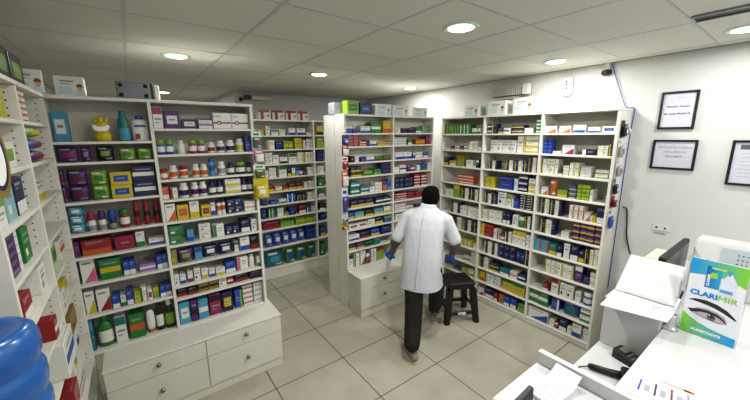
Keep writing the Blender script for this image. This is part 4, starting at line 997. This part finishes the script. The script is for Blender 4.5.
# ------------------------------------------------------------------ counter on the near side
ct = empty('service_counter', (0, 0, 0), 0, 'white service counter with lower till shelf and upright divider board', 'counter')
new('worktop', boxm(1.483, 2.72, -1.6, .352, 1.078, 1.11, COUNTER, .004, 2), ct)
new('front_panel', boxm(1.50, 2.70, .30, .318, .002, 1.0775, COUNTER, .002), ct)
new('front_panel', boxm(1.483, 1.4995, -1.58, .318, .002, 1.0775, COUNTER, .002), ct)
new('till_shelf', boxm(1.4835, 2.42, .353, .612, .885, .91, COUNTER, .003, 2), ct)
new('shelf_panel', boxm(1.4835, 2.38, .59, .606, .002, .8845, COUNTER, .002), ct)
new('divider_board', boxm(1.452, 1.4825, -1.6, .655, .002, 1.11, COUNTER, .003, 2), ct)
new('side_tray', boxm(1.085, 1.4515, -1.6, .655, 1.02, 1.05, COUNTER, .004, 2), ct)
new('tray_panel', boxm(1.12, 1.138, -1.55, .64, .002, 1.0195, COUNTER, .002), ct)
new('tray_panel', boxm(1.1385, 1.4515, .62, .638, .002, 1.0195, COUNTER, .002), ct)
t = empty('counter_pedestal', (2.11, 0, .9105), 0, 'plain white box pedestal carrying the open binder', 'pedestal')
new('body', boxm(0, .30, .355, .608, 0, .285, COUNTER, .003), t); new('top', boxm(-.004, .304, .354, .611, .2855, .294, COUNTER, .002), t)
# open ring binder
PW = mat('binder_white', (.90,.90,.92), .5, noise=.01)
t = empty('ring_binder', (2.222, 0, 1.2055), 0, 'open white ring binder of printed sheets on the pedestal', 'binder')
bm = bmesh.new()
q = [(-.262,.588),(-.17,.298),(.0,.305),(-.004,.598)]
q = [(-.255,.586),(-.185,.318),(.004,.320),(-.006,.596)]
def slab(pts, h, m, e=Vector((0,0,1))):
    bm = bmesh.new(); A = [bm.verts.new(p) for p in pts]; B = [bm.verts.new(Vector(p)+e*h) for p in pts]; n = len(A)
    bm.faces.new(A[::-1]); bm.faces.new(B)
    for k in range(n): bm.faces.new((A[k], A[(k+1)%n], B[(k+1)%n], B[k]))
    return mesh(bm, m)
new('cover', slab([(x, y, .0) for x, y in q], .004, PW), t)
def lerp2(u, v, z):
    a = Vector((*q[0],0)); b = Vector((*q[1],0)); c = Vector((*q[2],0)); d = Vector((*q[3],0))
    p = (a*(1-u)+b*u)*(1-v) + (d*(1-u)+c*u)*v; p.z = z; return p
for i in range(3):
    e = .03 + .012*i
    new('sheet', slab([lerp2(e, e, .0045+.002*i), lerp2(1-e, e, .0045+.002*i), lerp2(1-e, 1-e*.6, .0045+.002*i), lerp2(e, 1-e*.6, .0045+.002*i)], .0016, PAPER), t)
bm = bmesh.new()
for i in range(9):
    v = .14 + .075*i
    for (u0, u1) in ((.12,.34),(.38,.62),(.66,.86)):
        poly(bm, [lerp2(u0, v, .0112), lerp2(u1-.05*(i % 2), v, .0112), lerp2(u1-.05*(i % 2), v+.022, .0112), lerp2(u0, v+.022, .0112)])
o = new('printed_lines', mesh(bm, mat('binder_print', (.40,.40,.45), .6)), t); o['kind'] = 'stuff'
# raised cover leaning back, with its own sheets
rc = [(.012,.604,.002),(.022,.322,.002),(.082,.328,.220),(.066,.566,.226)]
new('cover', slab(rc, .004, PW, Vector((1,0,-.3)).normalized()), t)
ri = [Vector(p)*1 for p in rc]; cen = sum(ri, Vector())/4
new('sheet', slab([p*.95+cen*.05+Vector((-.006,0,.002)) for p in ri], .003, PAPER, Vector((1,0,-.3)).normalized()), t)
new('ring_bar', boxm(-.010, .004, .36, .55, .008, .014, CHROME, .002), t)
# card terminal and scanner on the till shelf
t = empty('card_terminal', (2.03, .422, .9105), R(75), 'black card payment terminal with grey keypad on the till shelf', 'card terminal')
bm = bmesh.new(); rr = []
for x, hw, z0, z1 in ((-.085,.034,.0,.022),(-.07,.04,.0,.03),(0,.04,.0,.042),(.06,.041,.0,.056),(.085,.036,.0,.052)):
    rr.append([bm.verts.new(p) for p in ((x,-hw,z0),(x,hw,z0),(x,hw,z1-.006),(x,hw-.006,z1),(x,-hw+.006,z1),(x,-hw,z1-.006))])
for a, b in zip(rr, rr[1:]):
    for k in range(6): bm.faces.new((a[k], a[(k+1)%6], b[(k+1)%6], b[k]))
bm.faces.new(rr[0]); bm.faces.new(rr[-1]); new('body', mesh(bm, BLACKP), t)
KG = mat('key_grey', (.42,.44,.43), .5)
for i in range(4):
    for j in range(3):
        x = -.062+.022*i
        new('key', boxm(x, x+.016, -.029+.021*j, -.013+.021*j, .028+.0045*i, .034+.0045*i, KG if i or j != 1 else pm('y'), .002), t)
new('display', boxm(.028, .066, -.030, .030, .047, .0585, mat('lcd_green', (.36,.42,.36), .3), .002), t, None, (0, R(-6), 0))
t = empty('barcode_scanner', (1.83, .47, .9105), R(-72), 'black handheld barcode scanner lying on the till shelf', 'scanner')
bm = bmesh.new(); chain(bm, [Vector((-.075,0,.018)), Vector((0,0,.019)), Vector((.07,.004,.024))], [.015,.0165,.018], 12); new('handle', mesh(bm, BLACKP, True), t)
bm = bmesh.new(); add_box(bm, .05, .095, -.03, .055, .004, .048, .012, 3); new('head', mesh(bm, BLACKP, True), t)
cable('scanner_cord', [(1.806,.545,.925),(1.79,.57,.918),(1.77,.582,.9155),(1.70,.588,.9145),(1.6,.57,.9145),(1.52,.585,.9145)], .003, BLK_C, 'thin black cord of the scanner trailing along the shelf edge')
# acrylic pen cup with a pen
CLEAR = mat('clear_acrylic', (.93,.95,.95), .05, noise=0, trans=.9, spec=.5)
t = empty('pen_cup', (2.185, .328, 1.1105), 0, 'round clear and silver pen cup beside the eye poster', 'pen cup')
bm = bmesh.new(); lathe(bm, [(0,0),(.034,0),(.036,.004),(.034,.012),(.022,.018),(.020,.05),(.021,.085),(.018,.085),(.017,.02),(0,.019)], 28); new('cup', mesh(bm, mat('silver_plastic', (.72,.73,.74), .25, .5), True), t)
bm = bmesh.new(); tube(bm, [(2.186,.330,1.1305),(2.186,.322,1.22),(2.188,.308,1.31)], .0045, 10)
pn = empty('ballpoint_pen', (0,0,0), 0, 'blue and white ballpoint pen standing in the pen cup', 'pen'); new('barrel', mesh(bm, PAPER, True), pn)
bm = bmesh.new(); tube(bm, [(2.1875,.311,1.29),(2.1885,.304,1.335)], .0052, 10); new('cap', mesh(bm, pm('n'), True), pn)

# the eye-drops poster in an acrylic stand
t = empty('tabletop_poster', (2.213, .198, 1.1105), R(-92.6), 'upright tabletop poster with a large eye, CLARIMIR lettering, green and blue corners', 'sign')
SW, SHH = .197, .405
new('acrylic_stand', boxm(-SW/2-.016, SW/2+.006, .004, .007, 0, SHH+.004, CLEAR, .001), t)
new('stand_foot', boxm(-SW/2-.02, SW/2, .0075, .085, 0, .004, CLEAR, .001), t)
new('sheet', boxm(-SW/2, SW/2, 0, .0035, .002, SHH, mat('poster_white', (.86,.87,.90), .35, noise=.01), 0), t)
def grad_mat(name, c0, c1, x0, x1):
    m = bpy.data.materials.new(name); m.use_nodes = True; nt = m.node_tree; b = nt.nodes['Principled BSDF']
    tc = nt.nodes.new('ShaderNodeTexCoord'); sp = nt.nodes.new('ShaderNodeSeparateXYZ'); mr = nt.nodes.new('ShaderNodeMapRange'); cr = nt.nodes.new('ShaderNodeValToRGB')
    nt.links.new(tc.outputs['Object'], sp.inputs[0]); nt.links.new(sp.outputs['X'], mr.inputs['Value']); mr.inputs['From Min'].default_value = x0; mr.inputs['From Max'].default_value = x1
    nt.links.new(mr.outputs['Result'], cr.inputs['Fac']); cr.color_ramp.elements[0].color = (*lin(c0), 1); cr.color_ramp.elements[1].color = (*lin(c1), 1)
    nt.links.new(cr.outputs['Color'], b.inputs['Base Color']); b.inputs['Roughness'].default_value = .35
    return m
BLU, GRN, MID = (.06,.55,.82), (.47,.76,.10), (.28,.66,.62)
def flat(name, pts, m, e=-.0006, par=None):
    bm = bmesh.new(); poly(bm, [(x*SW, e, z*SHH) for x, z in pts]); return new(name, mesh(bm, m), par or t)
flat('top_band', [(-.5,.998),(-.5,.79),(-.3,.805),(-.1,.82),(.1,.815),(.25,.80),(.40,.77),(.5,.745),(.5,.998)], grad_mat('print_gradient_top', BLU, GRN, -SW/2, SW/2))
flat('bottom_band', [(-.5,.005),(.5,.005),(.5,.115),(.35,.12),(.2,.13),(.0,.15),(-.2,.185),(-.35,.225),(-.5,.28)], grad_mat('print_gradient_bottom', GRN, BLU, -SW/2, SW/2*.9))
flat('box_print', [(-.20,.935),(.06,.93),(.06,.66),(-.20,.66)], grad_mat('print_box', (.05,.36,.70), (.12,.60,.78), -.04, .012), -.0010)
flat('box_band', [(-.12,.925),(.13,.925),(.13,.905),(-.12,.905)], mat('print_lemon', (.80,.82,.20), .4), -.0014)
flat('box_band', [(-.12,.86),(.0,.86),(.0,.79),(-.12,.79)], mat('print_lime_patch', (.55,.78,.15), .4), -.0014)
flat('bottle_print', [(.09,.61),(.30,.61),(.33,.66),(.33,.80),(.27,.85),(.22,.90),(.17,.90),(.15,.85),(.08,.80),(.07,.66)], mat('print_bottle', (.83,.84,.90), .4), -.0014)
flat('bottle_band', [(.08,.68),(.30,.68),(.30,.64),(.08,.64)], mat('print_bottle_blue', (.35,.55,.80), .4), -.0018)
flat('drop_print', [(.14,.90),(.19,.93),(.24,.90),(.19,.85)], mat('print_bottle_blue', (.35,.55,.80), .4), -.0018)
def fit_text(o, x0, x1, capz0, capz1):
    xs = [v.co.x for v in o.data.vertices]; ys = [v.co.y for v in o.data.vertices]
    sx = (x1-x0)/(max(xs)-min(xs)); sy = (capz1-capz0)/(max(ys)-min(ys))
    o.scale = (sx, sy, 1); o.location.x = x0 - min(xs)*sx; o.location.z = capz0 - min(ys)*sy
tb = text('lettering', 'CLARI', .047, mat('letter_blue', (.08,.48,.78), .4), t, (0, -.0012, 0), FX, 'LEFT', bold=.0018); tb['label'] = 'CLARI in blue capitals'
fit_text(tb, -.43*SW, .065*SW, .53*SHH, .598*SHH)
tg = text('lettering', 'MIR', .047, mat('letter_green', (.50,.72,.08), .4), t, (0, -.0012, 0), FX, 'LEFT', bold=0); tg['label'] = 'MIR in green capitals'
fit_text(tg, .085*SW, .42*SW, .53*SHH, .598*SHH)
text('small_lettering', 'HUMECTANTE', .019, PAPER, t, (-.02*SW, -.0016, .075*SHH), FX, bold=.0008, sx=.86)
text('box_lettering', 'CLARIMIR', .014, PAPER, t, (-.145*SW, -.0020, .755*SHH), (R(90), R(-90), 0), bold=.0005)
LASH = mat('lash_black', (.15,.13,.15), .5); IRIS = mat('iris_brown', (.40,.34,.34), .4); EYEW = mat('eye_white', (.68,.66,.69), .4); LIDG = mat('lid_grey', (.62,.60,.65), .5)
# eyebrow
_flat = flat
def flat(name, pts, m, e=-.0006): return _flat(name, [(x*.86-.02, (z-.31)*.84+.30) for x, z in pts] if name != 'eyebrow_print' else pts, m, e)
up = [(-.42,.455),(-.30,.482),(-.10,.492),(.10,.474),(.28,.432),(.42,.37),(.46,.342)]; lo_ = [(.43,.338),(.36,.358),(.22,.392),(.05,.422),(-.12,.438),(-.30,.446),(-.42,.447)]
flat('eyebrow_print', up + lo_, LASH, -.0008)
flat('lid_shade', [(-.40,.335),(-.25,.40),(-.05,.42),(.15,.405),(.32,.36),(.40,.29),(.30,.33),(.1,.375),(-.08,.385),(-.25,.365)], LIDG, -.0007)
flat('eyeball_print', [(-.34,.318),(-.20,.352),(-.02,.366),(.16,.350),(.30,.300),(.34,.262),(.20,.256),(.02,.260),(-.14,.272),(-.27,.295)], EYEW, -.0009)
flat('iris_print', [(.06+.095*math.cos(a), .305+.050*math.sin(a)) for a in [2*math.pi*k/20 for k in range(20)]], IRIS, -.0012)
flat('pupil_print', [(.06+.05*math.cos(a), .315+.028*math.sin(a)) for a in [2*math.pi*k/16 for k in range(16)]], LASH, -.0015)
flat('glint_print', [(.02+.014*math.cos(a), .332+.009*math.sin(a)) for a in [2*math.pi*k/10 for k in range(10)]], PAPER, -.0018)
flat('upper_lash', [(-.47,.345),(-.34,.362),(-.20,.385),(-.02,.392),(.18,.372),(.32,.322),(.40,.26),(.36,.268),(.28,.305),(.15,.340),(-.02,.352),(-.18,.344),(-.28,.318),(-.38,.300),(-.42,.325)], LASH, -.0013)
flat('lower_lash', [(-.38,.305),(-.25,.286),(-.10,.264),(.05,.252),(.22,.248),(.36,.262),(.22,.256),(.05,.260),(-.10,.272),(-.25,.296)], LASH, -.0013)

flat = _flat
# leaflet, notepad, dark device
def sheet_thing(name, pts, z, label, cat):
    t = empty(name, (0, 0, z), 0, label, cat); new('sheet', slab([(x, y, 0) for x, y in pts], .0012, PAPER), t); return t
L4 = [(1.66,.335),(1.745,.06),(1.54,.0),(1.487,.32)]
t = sheet_thing('leaflet', L4, 1.1103, 'printed leaflet with coloured bars lying on the counter worktop', 'leaflet')
def lf(u, v): a, b, c, d = [Vector((*p, .0015)) for p in L4]; return (a*(1-u)+b*u)*(1-v) + (d*(1-u)+c*u)*v
for i, (u, ch) in enumerate(((.10,'b'),(.26,'n'),(.42,'d'),(.58,'v'),(.78,'b'))):
    bm = bmesh.new(); poly(bm, [lf(u, .30), lf(u+.024, .30), lf(u+.024, .78), lf(u, .78)]); new('colour_bar', mesh(bm, pm(ch)), t)
    bm = bmesh.new(); poly(bm, [lf(u+.06, .45), lf(u+.12, .45), lf(u+.12, .72), lf(u+.06, .72)]); new('text_block', mesh(bm, mat('pale_print', (.58,.58,.64), .6)), t)
bm = bmesh.new(); poly(bm, [lf(.30,.10), lf(.62,.16), lf(.62,.20), lf(.30,.14)]); new('brown_print', mesh(bm, pm('a')), t)
bm = bmesh.new(); poly(bm, [lf(.55,.13), lf(.66,.14), lf(.66,.24), lf(.55,.22)]); new('orange_print', mesh(bm, pm('o')), t)
t = empty('notepad', (1.385, .515, 1.0508), R(-94), 'thick white receipt pad with curled top page on the side tray', 'notepad')
new('block', boxm(-.052, .052, -.16, .03, 0, .016, PAPER, .002), t)
bm = bmesh.new(); n = 8; g = []
for i in range(n+1):
    u = i/n; y = -.165 + .22*u; z = .0175 + .035*max(0, (u-.62)/.38)**1.6
    g.append((bm.verts.new((-.054, y, z)), bm.verts.new((.056, y, z))))
for a, b in zip(g, g[1:]): bm.faces.new((a[0], a[1], b[1], b[0]))
r = bmesh.ops.extrude_face_region(bm, geom=bm.faces[:])
for v in [x for x in r['geom'] if isinstance(x, bmesh.types.BMVert)]: v.co.z += .0008
new('top_page', mesh(bm, mat('page_lilac', (.88,.87,.92), .6, noise=.01)), t)
bm = bmesh.new()
for i in range(4):
    for j in range(2): poly(bm, [(-.042+.05*j, -.15+.035*i, .0188), (-.008+.05*j, -.15+.035*i, .0188), (-.008+.05*j, -.142+.035*i, .0188), (-.042+.05*j, -.142+.035*i, .0188)])
o = new('form_print', mesh(bm, mat('form_lilac', (.66,.66,.80), .6)), t); o['kind'] = 'stuff'
t = empty('dark_device', (1.10, .545, 1.0505), R(3), 'dark grey upright device standing at the edge of the side tray', 'device')
bm = bmesh.new(); add_box(bm, -.10, .098, -.011, .012, .006, .074, .008, 3); new('casing', mesh(bm, DARKG, True), t)
new('screen', boxm(-.09, .086, -.0135, -.0112, .014, .066, BLACKP, .001), t)
new('foot', boxm(-.07, .06, -.03, .03, 0, .0055, BLACKP, .002), t)

# back desk with monitor and printer
t = empty('back_desk', (0, 0, 0), 0, 'white desk along the wall behind the poster', 'desk')
new('worktop', boxm(2.43, 3.70, .36, .66, 1.04, 1.07, COUNTER, .003), t); new('worktop', boxm(2.74, 3.70, -1.4, .3595, 1.04, 1.07, COUNTER, .003), t); new('side_panel', boxm(2.45, 3.69, .63, .65, .002, 1.0395, COUNTER, .002), t); new('front_panel', boxm(2.75, 2.768, -1.38, .34, .002, 1.0395, COUNTER, .002), t)
t = empty('computer_monitor', (2.40, .445, 1.0705), 0, 'black flat monitor seen nearly edge-on behind the binder', 'monitor')
new('screen_case', boxm(.06, .66, -.005, .030, .05, .335, BLACKP, .008, 2), t)
new('screen', boxm(.075, .645, -.0068, -.0052, .068, .318, mat('screen_dark', (.05,.06,.07), .15), 0), t)
new('neck', boxm(.34, .40, .0305, .055, .01, .20, BLACKP, .004), t)
bm = bmesh.new(); lathe(bm, [(0,0),(.10,0),(.10,.006),(.08,.011),(0,.012)], 28, cx=.37, cy=.06, sy=.8); new('stand_base', mesh(bm, BLACKP, True), t)
t = empty('paper_tray', (3.10, .585, 1.0705), 0, 'cream stack tray behind the monitor and binder', 'tray')
new('base', boxm(-.16, .13, -.055, .055, 0, .155, mat('cream_plastic', (.80,.78,.72), .5), .006), t); new('lid', boxm(-.165, .135, -.06, .06, .1555, .17, mat('cream_plastic', (.80,.78,.72), .5), .004), t)
t = empty('printer', (3.0, .26, 1.0705), R(-90), 'white printer with grey control panel behind the poster', 'printer')
bm = bmesh.new()
pr = [(0,0),(.30,0),(.30,.20),(.24,.34),(.06,.34),(0,.20)]
A = [bm.verts.new((-.15, y, z)) for y, z in pr]; B = [bm.verts.new((.16, y, z)) for y, z in pr]
bm.faces.new(A); bm.faces.new(B[::-1])
for k in range(6): bm.faces.new((A[k], B[k], B[(k+1)%6], A[(k+1)%6]))
bmesh.ops.bevel(bm, geom=bm.edges[:], offset=.008, segments=2, affect='EDGES'); new('case', mesh(bm, COUNTER), t)
me = slab([(-.02,.012,.228),(.12,.012,.228),(.12,.050,.318),(-.02,.050,.318)], .003, mat('panel_grey', (.62,.66,.68), .4), Vector((0,-1,.4)).normalized()); pn = new('control_panel', me, t)
bm = bmesh.new()
for i in range(3): 
    for j in range(3): ball(bm, (.06+.02*j, .010+.011*i, .236+.026*i), .004)
new('buttons', mesh(bm, DARKG, True), pn)
new('paper_slot', boxm(-.10, .11, -.003, .0, .06, .08, DARKG, .001), t)

# ------------------------------------------------------------------ water bottle on its dispenser
JUG = mat('jug_blue', (.16,.43,.74), .26, noise=.05, scale=4, trans=.35, coat=.3)
jx, jy = -.43, 1.345
t = empty('water_bottle', (jx, jy, 1.055), 0, 'large ribbed blue water bottle upside down at the near corner', 'water bottle')
bm = bmesh.new()
lathe(bm, [(0,.0),(.028,.0),(.028,.05),(.05,.075),(.11,.11),(.132,.15),(.135,.18),(.135,.205),(.129,.218),(.129,.230),(.136,.244),(.137,.265),(.134,.285),(.128,.298),(.128,.308),(.134,.322),(.138,.345),(.137,.380),(.132,.395),(.128,.404),(.128,.414),(.132,.424),(.137,.445),(.135,.482),(.128,.508),(.114,.521),(.096,.524),(.078,.516),(.06,.506),(0,.500)], 48)
new('body', mesh(bm, JUG, True), t)
bm = bmesh.new(); lathe(bm, [(.030,.012),(.034,.014),(.034,.045),(.030,.047)], 24); new('neck_collar', mesh(bm, pm('w'), True), t)
t = empty('water_dispenser', (jx, jy, 0), 0, 'white water dispenser under the blue bottle', 'dispenser')
new('cabinet', boxm(-.15, .15, -.15, .15, .002, .96, COUNTER, .02, 3), t)
bm = bmesh.new(); lathe(bm, [(.145,.9605),(.15,.97),(.15,1.0),(.13,1.04),(.06,1.052),(.06,1.0),(.145,.9605)], 32); new('collar', mesh(bm, COUNTER, True), t)
for s, ch in ((-1,'b'),(1,'r')): new('tap', boxm(s*.05-.012, s*.05+.012, -.19, -.1505, .78, .82, pm(ch), .004), t)

# ------------------------------------------------------------------ camera
cd = bpy.data.cameras.new('Camera'); cam = bpy.data.objects.new('Camera', cd); COL.objects.link(cam); SC.camera = cam
cd.sensor_fit = 'HORIZONTAL'; cd.sensor_width = 36; cd.lens = 36*326.15/750; cd.clip_start = .02
ya, pi_, ro = R(53.484), R(11.308), R(.38)
fwd = Vector((math.cos(ya)*math.cos(pi_), math.sin(ya)*math.cos(pi_), -math.sin(pi_)))
rt = Vector((math.sin(ya), -math.cos(ya), 0)); upv = rt.cross(fwd)
r2 = rt*math.cos(ro) - upv*math.sin(ro); u2 = rt*math.sin(ro) + upv*math.cos(ro)
M = Matrix((r2, u2, -fwd)).transposed().to_4x4(); M.translation = Vector((0, 0, CAM_Z)); cam.matrix_world = M
SC.view_settings.view_transform = 'Standard'
SC.view_settings.look = 'None'
SC.view_settings.exposure = 0.0
SC.view_settings.use_curve_mapping = True
cv = SC.view_settings.curve_mapping.curves[3]
for xy in ((.10, .085), (.30, .30), (.55, .57), (.80, .82)): cv.points.new(*xy)
SC.view_settings.curve_mapping.update()
SC.cycles.max_bounces = 10; SC.cycles.diffuse_bounces = 7
